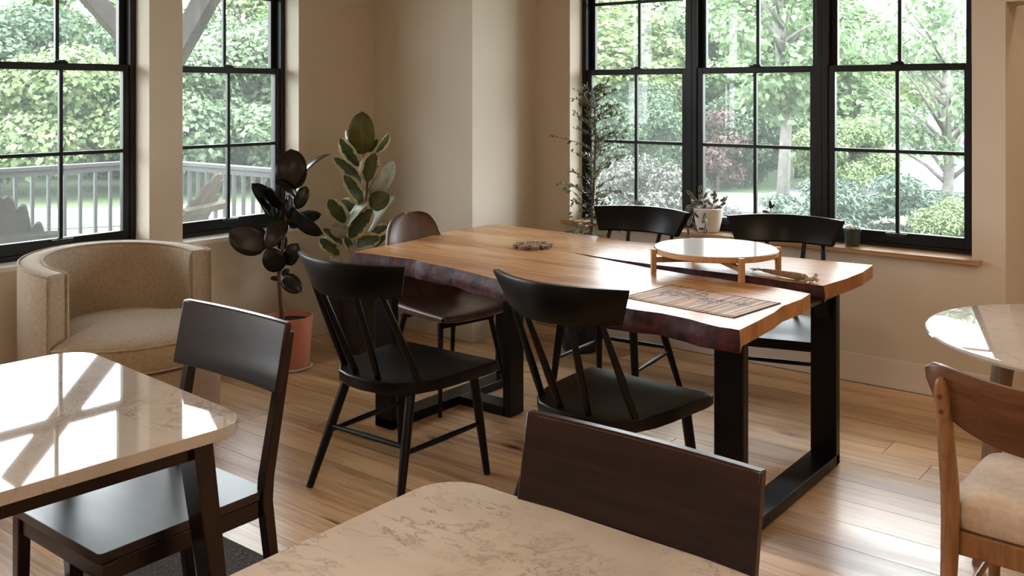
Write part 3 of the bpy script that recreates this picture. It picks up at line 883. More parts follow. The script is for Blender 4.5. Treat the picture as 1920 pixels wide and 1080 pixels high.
kind('juniper', [(random.uniform(-0.75, 0.75), random.uniform(-0.5, 0.5), 0.10 + 0.62 * (k / 16), 0.42 * (1.15 - 0.5 * k / 16), 0.36 * (1.15 - 0.5 * k / 16), 0.10) for k in range(17)], 12000, 0.075, 'leaf_juniper', 9, None, aspect=0.32, shell=0.35, up=0.8, droop=-0.2)
kind('round_shrub', crown_blobs(0.30, 0.30, 0.05, 0.72, 22, 0.16, 10), 7000, 0.055, 'leaf_bright', 10, None, aspect=0.4, shell=0.4, droop=-0.5)
kind('silver_shrub', crown_blobs(0.62, 0.5, 0.02, 0.95, 24, 0.26, 11), 8000, 0.07, 'leaf_silver', 11, None, aspect=0.45, shell=0.45)
kind('red_shrub', crown_blobs(0.55, 0.5, 0.2, 1.5, 20, 0.25, 12), 4500, 0.085, 'leaf_red', 12, trunk_mb(1.2, 0.03, 8, 0.5, 0.3, 1.2, 12), aspect=0.5, shell=0.3)
kind('ground_fern', crown_blobs(0.40, 0.32, 0.0, 0.28, 12, 0.16, 13), 4200, 0.06, 'leaf_vine', 13, None, aspect=0.4, shell=0.3)

def g(u, D): return at(u, D, GZ)
# beyond the triple window
plant('airy', 'ornamental_tree', 'small pale-barked tree with thin forking branches above the rounded green shrub', 'tree', g(1772, 13.4), 0.4, 1.0)
plant('slender', 'ornamental_tree', 'slender pale-trunked tree standing behind the middle window', 'tree', g(1466, 15.0), 1.2, 1.0)
plant('round_shrub', 'garden_shrub', 'rounded bright green shrub at the lower right of the window', 'shrub', g(1772, 10.9), 0, 1.0)
plant('juniper', 'juniper_shrub', 'wide layered blue-green juniper right of the window mullion', 'shrub', g(1634, 11.8), R(40), 1.15)
plant('juniper', 'juniper_shrub', 'blue-green juniper partly behind the middle window mullion', 'shrub', g(1512, 12.2), R(70), 0.85)
plant('juniper', 'juniper_shrub', 'small juniper at the right edge of the window', 'shrub', g(1850, 13.0), R(20), 0.7)
plant('ground_fern', 'garden_plant', 'low leafy green plant in mulch between juniper and rounded shrub', 'plant', g(1690, 10.3), 0, 1.0)
plant('ground_fern', 'garden_plant', 'low pale green plant at the lower right window corner', 'plant', g(1828, 10.2), 1, 0.9)
plant('silver_shrub', 'garden_shrub', 'silvery grey-green bush behind the leafy indoor plant', 'shrub', g(1216, 12.6), 0.3, 1.0)
plant('silver_shrub', 'garden_shrub', 'smaller silvery bush beside the white pot', 'shrub', g(1350, 12.0), 1.3, 0.5)
plant('red_shrub', 'garden_shrub', 'dark red leafed shrub behind the middle window', 'shrub', g(1345, 18.6), 0, 1.0)
GB = 'leafy trees beyond the driveway'
for i, (key, u, D, s, sz, rz) in enumerate((
        ('maple_b', 1100, 21, 1.0, 0.72, 0), ('maple_a', 1500, 21.5, 1.0, 0.72, 1),
        ('maple_c', 1290, 25.5, 1.05, 0.82, 2), ('maple_b', 1570, 26.5, 0.95, 0.80, 3),
        ('maple_a', 1130, 31, 1.15, 0.95, 4), ('maple_c', 1400, 34, 1.15, 1.0, 5), ('maple_b', 940, 26, 1.0, 0.8, 0.5))):
    plant(key, 'backdrop_tree', ('bright green tree beyond the driveway behind the slim leafy plant', 'leafy tree crown beyond the driveway left of the second mullion', 'darker leafy tree filling the gap in the middle window', 'bright leafy tree at the corner of the grey house', 'farthest pale tree top in the left of the triple window', 'farthest dark tree top above the middle window', 'tree beyond the driveway hidden behind the corner wall')[i], 'tree', g(u, D), rz, s, GB, sz)
for i, (key, u, D, s, rz) in enumerate((('thicket', 1190, 18.9, 0.50, 0), ('thicket', 1400, 19.3, 0.48, 1), ('vine_b', 1590, 18.3, 0.55, 2))):
    plant(key, 'backdrop_shrub', ('dark leafy shrub behind the silvery bush', 'dark leafy shrub behind the driveway in the middle window', 'yellow-green shrub above the wide juniper')[i], 'shrub', g(u, D), rz, s, 'shrubs under the far trees')
# beyond the left windows
GL = 'tangled greenery beyond the path'
for i, (key, u, D, s, sz, rz) in enumerate((('vine_a', -190, 17.9, 1.12, 1.0, 0), ('vine_b', 130, 17.8, 1.12, 1.0, 1), ('vine_a', 440, 18.6, 1.12, 0.95, 2), ('vine_b', 760, 19.6, 1.1, 1.0, 3))):
    plant(key, 'vine_thicket', ('broad-leaved thicket beyond the path, out past the left edge', 'yellow-green thicket beyond the path behind the left window', 'broad-leaved thicket beyond the path behind the tilted deck chair', 'thicket hidden by the wall beyond the path')[i], 'shrub', g(u, D), rz, s, GL, sz)
for i, (key, u, D, s, sz, rz) in enumerate((
        ('thicket', -20, 21.8, 1.1, 0.95, 0), ('thicket', 290, 22.0, 1.1, 0.92, 1), ('thicket', 590, 22.6, 1.1, 0.95, 2),
        ('maple_b', -150, 27, 1.05, 0.88, 1), ('maple_a', 180, 27, 1.05, 0.85, 2), ('maple_b', 470, 27.5, 1.05, 0.88, 3), ('maple_c', 330, 32, 1.1, 0.95, 4))):
    plant(key, 'woodland_tree', ('dark woodland thicket at the far left window edge', 'dark woodland thicket rising behind the wall pier', 'dark woodland thicket right of the rubber plant window', 'bright tree top out past the left edge', 'pale green tree top above the left window rail', 'bright tree top above the tilted deck chair', 'farthest dark tree top between the left windows')[i], 'tree', g(u, D), rz, s, 'woodland beyond the path', sz)

# houses on the right
def house():
    c = at(1790, 30.0, GZ)
    t = thing('house', 'pale grey house behind the small forking tree', 'house', c, math.atan2(RIGHT.y, RIGHT.x))
    obj('wall', MB().box(-2.0, 4.0, 0, 5, 0, 2.75), 'siding', t)
    obj('corner_board', MB().box(-2.12, -1.78, -0.08, 0.12, 0, 4.6), 'siding_white', t)
    m = MB().prism([(-2.4, 2.75), (4.4, 2.75), (4.4, 2.85), (-2.4, 2.85)], -0.4, 5.2, Matrix.Rotation(PI / 2, 4, 'X') @ Matrix.Scale(-1, 4, (0, 0, 1)))
    obj('eave', m, 'siding_white', t, fix=True)
    obj('roof', MB().add([(-2.4, -0.4, 2.85), (4.4, -0.4, 2.85), (4.4, 2.6, 3.3), (-2.4, 2.6, 3.3), (-2.4, 5.4, 2.85), (4.4, 5.4, 2.85)], [(0, 1, 2, 3), (3, 2, 5, 4), (0, 3, 4), (1, 5, 2)]), 'roof_grey', t)
    for k in range(2):
        w = obj('window', MB().box(0.4 + k * 1.7, 1.2 + k * 1.7, -0.05, 0.02, 1.2, 2.2), 'siding_white', t)
        obj('pane', MB().box(0.48 + k * 1.7, 1.12 + k * 1.7, -0.065, -0.045, 1.28, 2.12), 'roof_grey', w)
    c = at(1880, 44.0, GZ)
    t = thing('house', 'white upper-storey house with a balcony railing behind the grey house', 'house', c, math.atan2(RIGHT.y, RIGHT.x))
    obj('wall', MB().box(-4.2, 6.0, 0, 6, 0, 7.5), 'siding_white', t)
    obj('balcony', MB().box(-2.4, 5.0, -1.4, 0, 3.75, 3.95), 'siding_white', t)
    rl = obj('balcony_rail', MB().beam((-2.4, -1.35, 4.95), (5.0, -1.35, 4.95), 0.08, 0.08), 'rail_grey', t)
    bme = MB().box(-0.025, 0.025, -0.025, 0.025, 3.95, 4.95).mesh('baluster'); bme.materials.append(MATS['rail_grey'])
    for k in range(38):
        o = bpy.data.objects.new('baluster', bme); COL.objects.link(o); o.parent = rl; o.location = (-2.3 + k * 0.195, -1.35, 0)
house()

# ================================================================ FURNITURE
def interp(pts, step=0.03):
    out = []
    n = len(pts)
    for i in range(n):
        a = Vector(pts[i]); b = Vector(pts[(i + 1) % n])
        k = max(1, int((b - a).length / step))
        out += [a.lerp(b, j / k) for j in range(k)]
    return out
# ---- live-edge table
TZ = 0.765
def live_edge_table():
    t = thing('dining_table', 'large live-edge wooden table with split slab top and black frame legs', 'table', (-2.4, 3.6, 0))
    ox, oy = -2.4, 3.6
    near = [(-3.412, 3.107), (-3.26, 3.128), (-3.108, 3.138), (-3.03, 3.141), (-2.968, 3.108), (-2.753, 3.085), (-2.58, 3.05), (-2.422, 3.005), (-2.2, 2.955), (-1.95, 2.905), (-1.738, 2.887), (-1.63, 2.897), (-1.508, 2.878), (-1.386, 2.842), (-1.318, 2.846)]
    rightn = [(-1.322, 3.0), (-1.330, 3.15), (-1.346, 3.26), (-1.336, 3.42), (-1.347, 3.53)]
    slitn = [(-1.48, 3.557), (-1.63, 3.570), (-1.85, 3.588), (-2.076, 3.612), (-2.279, 3.660), (-2.443, 3.697), (-2.56, 3.733), (-2.70, 3.760)]
    slitf = [(-2.56, 3.746), (-2.459, 3.722), (-2.308, 3.711), (-2.123, 3.704), (-1.882, 3.713), (-1.688, 3.718), (-1.50, 3.700), (-1.362, 3.708)]
    rightf = [(-1.342, 3.90), (-1.336, 4.09), (-1.356, 4.29)]
    far = [(-1.60, 4.268), (-1.777, 4.250), (-2.10, 4.245), (-2.43, 4.238), (-2.564, 4.203), (-2.745, 4.252), (-2.989, 4.262), (-3.25, 4.27), (-3.496, 4.290)]
    left = [(-3.527, 4.0), (-3.505, 3.82), (-3.45, 3.58), (-3.435, 3.37), (-3.428, 3.24)]
    segs = [(near, 1), (rightn, 0), (slitn, 1), (slitf, 1), (rightf, 0), (far, 1), (left, 0)]
    pts = []; kinds_ = []
    for sgm, k in segs:
        for p in sgm:
            pts.append((p[0] - ox, p[1] - oy)); kinds_.append(k)
    # resample, keep kind of the edge that starts at the point
    P = []; K = []
    n = len(pts)
    for i in range(n):
        a = Vector(pts[i]); b = Vector(pts[(i + 1) % n])
        k = max(1, int((b - a).length / 0.025))
        bark = kinds_[i] and kinds_[(i + 1) % n]
        for j in range(k):
            q = a.lerp(b, j / k)
            if bark:
                nz = noise.noise(Vector((q.x * 9, q.y * 9, 3.1)))
                d = (b - a).normalized(); q = q + Vector((d.y, -d.x)) * nz * 0.006
            P.append(q); K.append(1 if bark else 0)
    n = len(P)
    th = 0.056
    m = MB()
    m.prism([(p.x, p.y) for p in P], TZ - th, TZ)
    nt_ = len(m.f) - n
    m.f = m.f[:nt_]; m.mi = m.mi[:nt_]
    obj('tabletop', m, 'slab_wood', t, smooth=20)
    nr = [(P[(i + 1) % n] - P[i - 1]).normalized() for i in range(n)]
    nr = [Vector((d.y, -d.x)) for d in nr]
    zs = [0, 0.2, 0.45, 0.7, 0.88, 1.0]
    bark = MB(); cuts = [MB(), MB(), MB()]
    def side(i, f):
        q = P[i]
        bk = K[i] or K[i - 1]
        bulge = (0.010 * math.sin(PI * f) + 0.012 * f) if bk else 0.0
        nz = noise.noise(Vector((q.x * 14, q.y * 14, f * 3))) * 0.011 * (math.sin(PI * min(f, 0.9)) if bk else 0)
        drop = (noise.noise(Vector((q.x * 7, q.y * 7, 9))) * 0.010 + 0.006) * f if bk else 0
        if bk and q.y < -0.2: drop += 0.014 * f
        w = q + nr[i] * (bulge + nz)
        return (w.x, w.y, TZ - th * f - drop)
    for i in range(n):
        j = (i + 1) % n
        tgt = bark if K[i] else cuts[0 if P[i].x < 0 else (1 if P[i].y < 0 else 2)]
        tgt.grid([[side(i, f) for f in zs], [side(j, f) for f in zs]])
    tag(obj('live_edge', bark, 'bark_red', t, smooth=60, fix=True), 'dark reddish bark edge along the slab')
    for c_ in cuts: tag(obj('cut_end', c_, 'slab_end', t, smooth=40, fix=True), 'sawn pale end face of the slab')
    # frames
    zt = TZ - th - 0.012
    def L(x, y, z): return (x - ox, y - oy, z)
    bw, bt = 0.108, 0.042
    fx = -1.422
    fr = obj('leg_frame', MB().box(fx - bw / 2 - ox, fx + bw / 2 - ox, 2.985 - oy, 3.91 - oy, 0.004, 0.004 + bt), 'leg_black', t, bevel=0.003)
    for y0 in (2.985, 3.91 - bt):
        obj('leg', MB().box(fx - bw / 2 - ox, fx + bw / 2 - ox, y0 - oy, y0 + bt - oy, 0.004, zt), 'leg_black', fr, bevel=0.003)
    obj('top_plate', MB().box(fx - bw / 2 - ox, fx + bw / 2 - ox, 2.95 - oy, 3.98 - oy, zt, zt + 0.012), 'steel_dark', fr)
    for y0, s in ((2.985 + bt, 1), (3.91 - bt, -1)):
        m = MB().prism([(y0 - oy, zt), (y0 - oy + s * 0.07, zt), (y0 - oy, zt - 0.10)], fx - 0.03 - ox, fx + 0.03 - ox, Matrix(((0, 0, 1, 0), (1, 0, 0, 0), (0, 1, 0, 0), (0, 0, 0, 1))))
        obj('gusset', m, 'leg_black', fr, fix=True)
    for y in (3.2, 3.45, 3.7):
        obj('bolt', MB().lathe([(0.006, 0), (0.006, 0.003), (0, 0.004)], 10, (0, 0, 0)), 'steel_dark', fr).matrix_local = Matrix.Translation(L(fx + bw / 2, y, 0.025)) @ Matrix.Rotation(PI / 2, 4, 'Y')
    gx = -3.14
    fr = obj('leg_frame', MB().box(gx - bw / 2 - ox, gx + bw / 2 - ox, 3.04 - oy, 3.95 - oy, 0.004, 0.004 + bt)
             .box(gx + bw / 2 - ox, -2.80 - ox, 3.50 - oy, 3.50 + bw - oy, 0.004, 0.004 + bt), 'leg_black', t, bevel=0.003)
    for y0 in (3.04, 3.95 - bt):
        obj('leg', MB().box(gx - bw / 2 - ox, gx + bw / 2 - ox, y0 - oy, y0 + bt - oy, 0.004, zt), 'leg_black', fr, bevel=0.003)
    obj('leg', MB().box(-2.815 - ox, -2.815 + bt - ox, 3.50 - oy, 3.50 + bw - oy, 0.004, zt), 'leg_black', fr, bevel=0.003)
    obj('top_plate', MB().box(gx - bw / 2 - ox, gx + bw / 2 - ox, 3.0 - oy + 0.16, 3.98 - oy, zt, zt + 0.012).box(gx + bw / 2 - ox, -2.76 - ox, 3.50 - oy, 3.50 + bw - oy, zt, zt + 0.012), 'steel_dark', fr)
live_edge_table()

# ---- black spindle-back chairs
def spindle_chair(loc, rz, label):
    t = thing('spindle_chair', label, 'chair', loc, rz, 'black spindle-back chairs at the live-edge table')
    # seat: shield outline, saddled top
    N = 64
    def outline(a):
        pass
    out = []
    for (x, y) in [(0.258, 0.25), (0.266, 0.243), (0.268, 0.215), (0.258, 0.10), (0.25, 0.0), (0.236, -0.09), (0.205, -0.175), (0.15, -0.232), (0.08, -0.258), (0, -0.266)]:
        out.append((x, y))
    ol = out + [(-x, y) for x, y in reversed(out[:-1])]
    # smooth resample
    ol2 = []
    n = len(ol)
    for i in range(n):
        a, b = Vector(ol[i]), Vector(ol[(i + 1) % n])
        k = max(1, int((b - a).length / 0.03))
        for j in range(k): ol2.append(a.lerp(b, j / k))
    n = len(ol2)
    m = MB()
    zt, th = 0.452, 0.046
    def top(p, f):
        q = p * f
        sad = 0.010 * (1 - min(1, (q.x / 0.2) ** 2 + ((q.y + 0.04) / 0.19) ** 2)) if (q.x / 0.2) ** 2 + ((q.y + 0.04) / 0.19) ** 2 < 1 else 0
        front = -0.004 * max(0, (q.y - 0.17) / 0.08)
        return (q.x, q.y, zt - sad + front)
    fs_ = [1.0, 0.985, 0.9, 0.75, 0.55, 0.3, 0.02]
    rows = [[(p.x * 0.975, p.y * 0.978, zt - th) for p in ol2], [(p.x, p.y, zt - th + 0.008) for p in ol2],
            [(p.x, p.y, top(p, 1)[2] - 0.004) for p in ol2]]
    for f in fs_[1:]:
        rows.append([top(p, f) for p in ol2])
    m.grid([[rows[r][i] for r in range(len(rows))] for i in range(n)], closed_u=True)
    m.add([rows[0][i] for i in range(n)], [tuple(range(n))])
    m.add([rows[-1][i] for i in range(n)], [tuple(range(n - 1, -1, -1))])
    obj('seat', m, 'chair_black', t, smooth=40, fix=True)
    # crest rail: curved, leaning, ends cut slanting
    def rail_pt(s, h, dpt):
        # s in -1..1 across, h 0..1 up, dpt thickness
        half = 0.225 + 0.05 * h
        x = s * half
        y = -0.425 + 0.112 * (abs(s) ** 1.9) + (1 - h) * 0.035
        nx, ny = s * 0.75, 1.0
        l = math.hypot(nx, ny)
        z = 0.780 + 0.135 * h - 0.006 * s * s * (1 if h > .5 else -1)
        return (x - nx / l * dpt * 1.0, y + ny / l * dpt, z)
    m = MB()
    ring = [(0.0, -0.010), (0.06, -0.016), (0.94, -0.016), (1.0, -0.011), (1.0, 0.009), (0.94, 0.014), (0.06, 0.014), (0.0, 0.008)]
    S = [-1 + 2 * i / 24 for i in range(25)]
    m.grid([[rail_pt(s, h, d) for h, d in ring + ring[:1]] for s in S])
    m.add([rail_pt(-1, h, d) for h, d in ring], [tuple(range(8))]); m.add([rail_pt(1, h, d) for h, d in ring], [tuple(range(7, -1, -1))])
    obj('crest_rail', m, 'chair_black', t, smooth=40, fix=True)
    for xb, yb, xt, s in ((-0.198, -0.150, -0.180, -0.73), (-0.056, -0.222, -0.092, -0.37), (0.056, -0.222, 0.092, 0.37), (0.198, -0.150, 0.180, 0.73)):
        yt = -0.425 + 0.112 * (abs(s) ** 1.9) + 0.03
        p0 = Vector((xb, yb, 0.435)); p1 = Vector((xt, yt, 0.80))
        obj('spindle', MB().tube([p0.lerp(p1, f) for f in (0, 0.3, 0.65, 1)], [0.0125, 0.0145, 0.0125, 0.010], 12), 'chair_black', t, smooth=50)
    legs = {}
    for sx in (-1, 1):
        for key, top_, foot in (('f', (0.195, 0.165), (0.236, 0.205)), ('r', (0.165, -0.165), (0.236, -0.305))):
            a = Vector((sx * top_[0], top_[1], 0.42)); b = Vector((sx * foot[0], foot[1], 0.0))
            legs[(sx, key)] = (a, b)
            obj('leg', MB().tube([a, a.lerp(b, 0.45), b], [0.0195, 0.0185, 0.0135], 14), 'chair_black', t, smooth=50)
    def on(leg, z):
        a, b = legs[leg]; return a.lerp(b, (a.z - z) / (a.z - b.z))
    for sx in (-1, 1):
        p, q = on((sx, 'r'), 0.205), on((sx, 'f'), 0.205)
        obj('stretcher', MB().tube([p, p.lerp(q, 0.5), q], [0.009, 0.0115, 0.009], 10), 'chair_black', t, smooth=50)
    p, q = on((-1, 'r'), 0.225), on((1, 'r'), 0.225)
    obj('stretcher', MB().tube([p, p.lerp(q, 0.5), q], [0.009, 0.0115, 0.009], 10), 'chair_black', t, smooth=50)
    return t
sc0 = spindle_chair((-2.672, 2.725, 0), R(1.5), 'black spindle-back wooden chair at the near left of the live-edge table')
GS = sc0['group']
dup(sc0, (-1.818, 2.885, 0), R(-2), 'black spindle-back wooden chair at the near right, tucked under the table by the placemat', GS)
dup(sc0, (-2.568, 4.07, 0), R(185), 'black spindle-back wooden chair by the window beside the slim leafy plant', GS)
dup(sc0, (-1.765, 4.215, 0), R(196.5), 'black spindle-back wooden chair by the window behind the round white-topped stand', GS)

# ---- brown leather chair
def leather_chair():
    t = thing('leather_chair', 'brown leather bucket chair with dark metal legs at the table end', 'chair', (-3.215, 3.56, 0), R(-100))
    # shell as a profile surface (y forward) with cupped section
    prof = [(0.245, 0.415, 0.20), (0.262, 0.435, 0.205), (0.235, 0.462, 0.212), (0.10, 0.466, 0.228), (-0.06, 0.455, 0.236), (-0.165, 0.462, 0.236),
            (-0.225, 0.505, 0.222), (-0.262, 0.60, 0.200), (-0.290, 0.70, 0.182), (-0.315, 0.80, 0.160), (-0.326, 0.855, 0.132), (-0.330, 0.885, 0.095), (-0.331, 0.898, 0.045)]
    S = [-1, -0.93, -0.8, -0.6, -0.35, -0.1, 0.1, 0.35, 0.6, 0.8, 0.93, 1]
    def pt(i, s, off):
        y, z, w = prof[i]
        j0, j1 = max(0, i - 1), min(len(prof) - 1, i + 1)
        ty, tz = prof[j1][0] - prof[j0][0], prof[j1][1] - prof[j0][1]
        l = math.hypot(ty, tz); ny, nz_ = tz / l, -ty / l     # normal to the sitting side
        cup = 0.035 * abs(s) ** 3 if i > 3 else 0.018 * abs(s) ** 3
        if nz_ < 0 and i < 4: pass
        return (s * w, y + ny * (cup + off), z + nz_ * (cup + off))
    m = MB()
    top = [[pt(i, s, 0.0) for s in S] for i in range(2, len(prof))]
    bot = [[pt(i, s, -0.042) for s in S] for i in range(2, len(prof))]
    m.grid(top); m.grid(bot)
    nT = len(top)
    for a, b in ((top[0], bot[0]), (top[-1], bot[-1])):
        m.grid([a, [tuple((Vector(p) + Vector(q)) / 2 + Vector((0, 0.006, 0))) for p, q in zip(a, b)], b])
    for c in (0, -1):
        m.grid([[top[i][c] for i in range(nT)], [tuple((Vector(top[i][c]) + Vector(bot[i][c])) / 2 + Vector((0.012 * (-1 if c == 0 else 1), 0, 0))) for i in range(nT)], [bot[i][c] for i in range(nT)]])
    obj('shell', m, 'leather', t, smooth=80, subsurf=2, fix=True)
    m = MB()
    m.tube([pt(5, s, 0.003) for s in S], 0.004, 6)
    obj('seam', m, 'leather', t, smooth=60)
    obj('seat_rail', MB().box(-0.17, 0.17, -0.17, -0.145, 0.395, 0.42), 'leg_black', t, bevel=0.003)
    obj('seat_rail', MB().box(-0.17, 0.17, 0.135, 0.16, 0.395, 0.42), 'leg_black', t, bevel=0.003)
    for sx in (-1, 1):
        for y0, y1 in ((0.14, 0.215), (-0.15, -0.245)):
            obj('leg', MB().tube([(sx * 0.155, y0, 0.42), (sx * 0.215, y1, 0)], [0.0145, 0.0095], 12), 'leg_black', t, smooth=50)
leather_chair()

# ---- barrel chair
def barrel_chair():
    t = thing('barrel_chair', 'beige upholstered barrel armchair with piped seams beneath the left window', 'armchair', (-4.125, 2.345, 0), R(6) - PI / 2)
    # local facing +y
    Ro, Ri = 0.438, 0.325
    half = R(78)
    A0, A1 = PI / 2 + half, PI / 2 - half + 2 * PI
    n = 48
    def topz(a):
        f = abs(((a - PI / 2) % (2 * PI)) - PI) / (PI - half)     # 0 at back, 1 at the arm ends
        return 0.790 - 0.035 * f ** 2
    def P(a, r, z): return (r * math.cos(a), r * math.sin(a), z)
    m = MB()
    sec = lambda tz: [(Ro * 0.975, 0.06), (Ro, 0.25), (Ro * 1.0, tz - 0.03), (Ro - 0.006, tz - 0.006), (Ro - 0.03, tz + 0.002), (Ri + 0.03, tz + 0.001), (Ri + 0.004, tz - 0.008), (Ri - 0.004, tz - 0.04), (Ri - 0.008, 0.5), (Ri - 0.005, 0.30)]
    rings = []
    for i in range(n + 1):
        a = A0 + (A1 - A0) * i / n
        rings.append([P(a, r, z) for r, z in sec(topz(a))])
    m.grid(rings)
    m.add(rings[0], [tuple(range(len(rings[0])))]); m.add(rings[-1], [tuple(range(len(rings[0]) - 1, -1, -1))])
    obj('shell', m, 'boucle', t, smooth=50, bevel=0.008, fix=True)
    def pipe(pts, r=0.0045): 
        obj('piping', MB().tube(pts, r, 8), 'boucle', t, smooth=60)
    angs = [A0 + (A1 - A0) * i / n for i in range(n + 1)]
    pipe([P(a, Ro - 0.003, topz(a) - 0.003) for a in angs])
    pipe([P(a, Ri + 0.012, topz(a) - 0.001) for a in angs])
    for a, s in ((A0, -1), (A1, 1)):
        da = s * 0.012
        for r in (Ro - 0.006, Ri + 0.012):
            pipe([P(a + da, r, 0.08), P(a + da, r, 0.4), P(a + da, r, topz(a) - 0.006)])
    # base drum with rounded front
    obj('base', MB().lathe([(0.0, 0.03), (0.413, 0.03), (0.424, 0.05), (0.427, 0.20), (0.423, 0.315), (0.41, 0.325), (0.0, 0.325)], 64), 'boucle', t, smooth=40, fix=True)
    obj('plinth', MB().lathe([(0.0, 0.0), (0.30, 0.0), (0.30, 0.03), (0.0, 0.03)], 40), 'leg_black', t, smooth=40, fix=True)
    # T-shaped seat cushion
    K = 72
    ol = []
    for i in range(K):
        a = 2 * PI * i / K
        d = abs(((a - PI / 2 + PI) % (2 * PI)) - PI)
        if d < half - 0.03: r = 0.444
        elif d < half + 0.06: r = 0.444 + (0.305 - 0.444) * (d - half + 0.03) / 0.09
        else: r = 0.312
        ol.append((a, r))
    m = MB()
    rows = [(0.90, 0.330), (0.985, 0.338), (1.0, 0.352), (1.0, 0.435), (0.99, 0.449), (0.95, 0.461), (0.80, 0.480), (0.5, 0.497), (0.2, 0.503), (0.02, 0.504)]
    m.grid([[(f * r * math.cos(a), f * r * math.sin(a), z) for f, z in rows] for a, r in ol], closed_u=True)
    m.add([(0.9 * r * math.cos(a), 0.9 * r * math.sin(a), 0.33) for a, r in ol], [tuple(range(K))])
    m.add([(0.02 * r * math.cos(a), 0.02 * r * math.sin(a), 0.504) for a, r in ol], [tuple(range(K))])
    cu = obj('seat_cushion', m, 'boucle', t, smooth=60, fix=True)
    front = [(a, r) for a, r in ol if abs(a - PI / 2) < half + 0.01]
    for z in (0.446, 0.340):
        obj('piping', MB().tube([(0.998 * r * math.cos(a), 0.998 * r * math.sin(a), z) for a, r in front], 0.005, 8), 'boucle', cu, smooth=60)
barrel_chair()

# ---- espresso slab-back chairs
def slab_chair(loc, rz, label):
    t = thing('slab_back_chair', label, 'chair', loc, rz, 'dark slab-back chairs at the marble tables')
    # facing +y ; seat 0.44 x 0.46
    m = MB().prism(rrect(-0.215, 0.215, -0.235, 0.235, 0.012, 3), 0.448, 0.472)
    obj('seat', m, 'espresso_seat', t, bevel=0.004)
    for a in ((-0.205, 0.205, 0.20, 0.222), (-0.205, 0.205, -0.222, -0.20)):
        obj('apron', MB().box(a[0], a[1], a[2], a[3], 0.40, 0.449), 'espresso', t, bevel=0.002)
    for s in (-1, 1):
        obj('apron', MB().box(s * 0.208 - 0.011, s * 0.208 + 0.011, -0.2, 0.2, 0.405, 0.449), 'espresso', t, bevel=0.002)
        obj('leg', MB().beam((s * 0.208, 0.212, 0.449), (s * 0.20, 0.222, 0), 0.034, 0.034, (0, 1, 0), 0.026, 0.026), 'espresso', t, bevel=0.003)
        # rear post: leg below, leaning post above, one bent piece
        m = MB()
        pts = [(-0.285, 0.0, 0.024), (-0.228, 0.44, 0.034), (-0.232, 0.50, 0.034), (-0.305, 0.875, 0.022)]
        rows = []
        for y, z, d in pts:
            w = 0.015
            rows.append([(s * 0.208 - w, y - d / 2, z), (s * 0.208 + w, y - d / 2, z), (s * 0.208 + w, y + d / 2, z), (s * 0.208 - w, y + d / 2, z), (s * 0.208 - w, y - d / 2, z)])
        m.grid(rows)
        m.add(rows[0][:4], [(3, 2, 1, 0)]); m.add(rows[-1][:4], [(0, 1, 2, 3)])
        obj('back_post', m, 'espresso', t, bevel=0.003, fix=True)
    # slab, slightly curved
    m = MB()
    S = [-1 + i / 6 for i in range(13)]
    def sp(s, h, d):
        y = -0.276 - (h * 0.18) * 0.195 + 0.029 - 0.012 * (1 - s * s) + d
        return (s * 0.240, y, 0.727 + h * 0.18)
    ring = [(0, -0.012), (1, -0.012), (1, 0.010), (0, 0.010)]
    m.grid([[sp(s, h, d) for h, d in ring + ring[:1]] for s in S])
    m.add([sp(-1, h, d) for h, d in ring], [(0, 1, 2, 3)]); m.add([sp(1, h, d) for h, d in ring], [(3, 2, 1, 0)])
    obj('back_slab', m, 'espresso', t, bevel=0.004, fix=True)
    return t
sl0 = slab_chair((-2.292, 1.355, 0), R(180), 'dark espresso chair with slab back beside the left marble table')
dup(sl0, (-0.878, 1.190, 0), R(180), 'dark espresso chair with slab back tucked into the front marble table', sl0['group'])

# ---- marble tables
def marble_table(loc, rz, w, d, label, mat='marble'):
    t = thing('marble_table', label, 'table', loc, rz, 'square marble-topped tables')
    m = MB().prism(rrect(-w / 2, w / 2, -d / 2, d / 2, 0.10, 10), 0.722, 0.75)
    obj('tabletop', m, mat, t, bevel=0.007, seg=3)
    i = 0.085
    for a in ((-w / 2 + i, w / 2 - i, d / 2 - i - 0.02, d / 2 - i), (-w / 2 + i, w / 2 - i, -d / 2 + i, -d / 2 + i + 0.02)):
        obj('apron', MB().box(a[0], a[1], a[2], a[3], 0.665, 0.7215), 'espresso', t, bevel=0.002)
    for s in (-1, 1):
        obj('apron', MB().box(s * (w / 2 - i) - 0.01, s * (w / 2 - i) + 0.01, -d / 2 + i + 0.02, d / 2 - i - 0.02, 0.665, 0.7215), 'espresso', t, bevel=0.002)
        for r_ in (-1, 1):
            a = Vector((s * (w / 2 - i - 0.015), r_ * (d / 2 - i - 0.015), 0.7215)); b = Vector((s * (w / 2 - 0.035), r_ * (d / 2 - 0.035), 0.0))
            obj('leg', MB().beam(a, b, 0.085, 0.05, (0, 1, 0), 0.042, 0.036), 'espresso', t, bevel=0.004)
    return t
marble_table((-2.375, 0.965, 0), R(-4.0), 0.93, 0.93, 'glossy marble-topped table with dark legs beside the barrel chair, reflecting the window')
marble_table((-0.835, 0.975, 0), R(0), 0.93, 0.93, 'marble-topped table at the bottom centre with rounded corner')

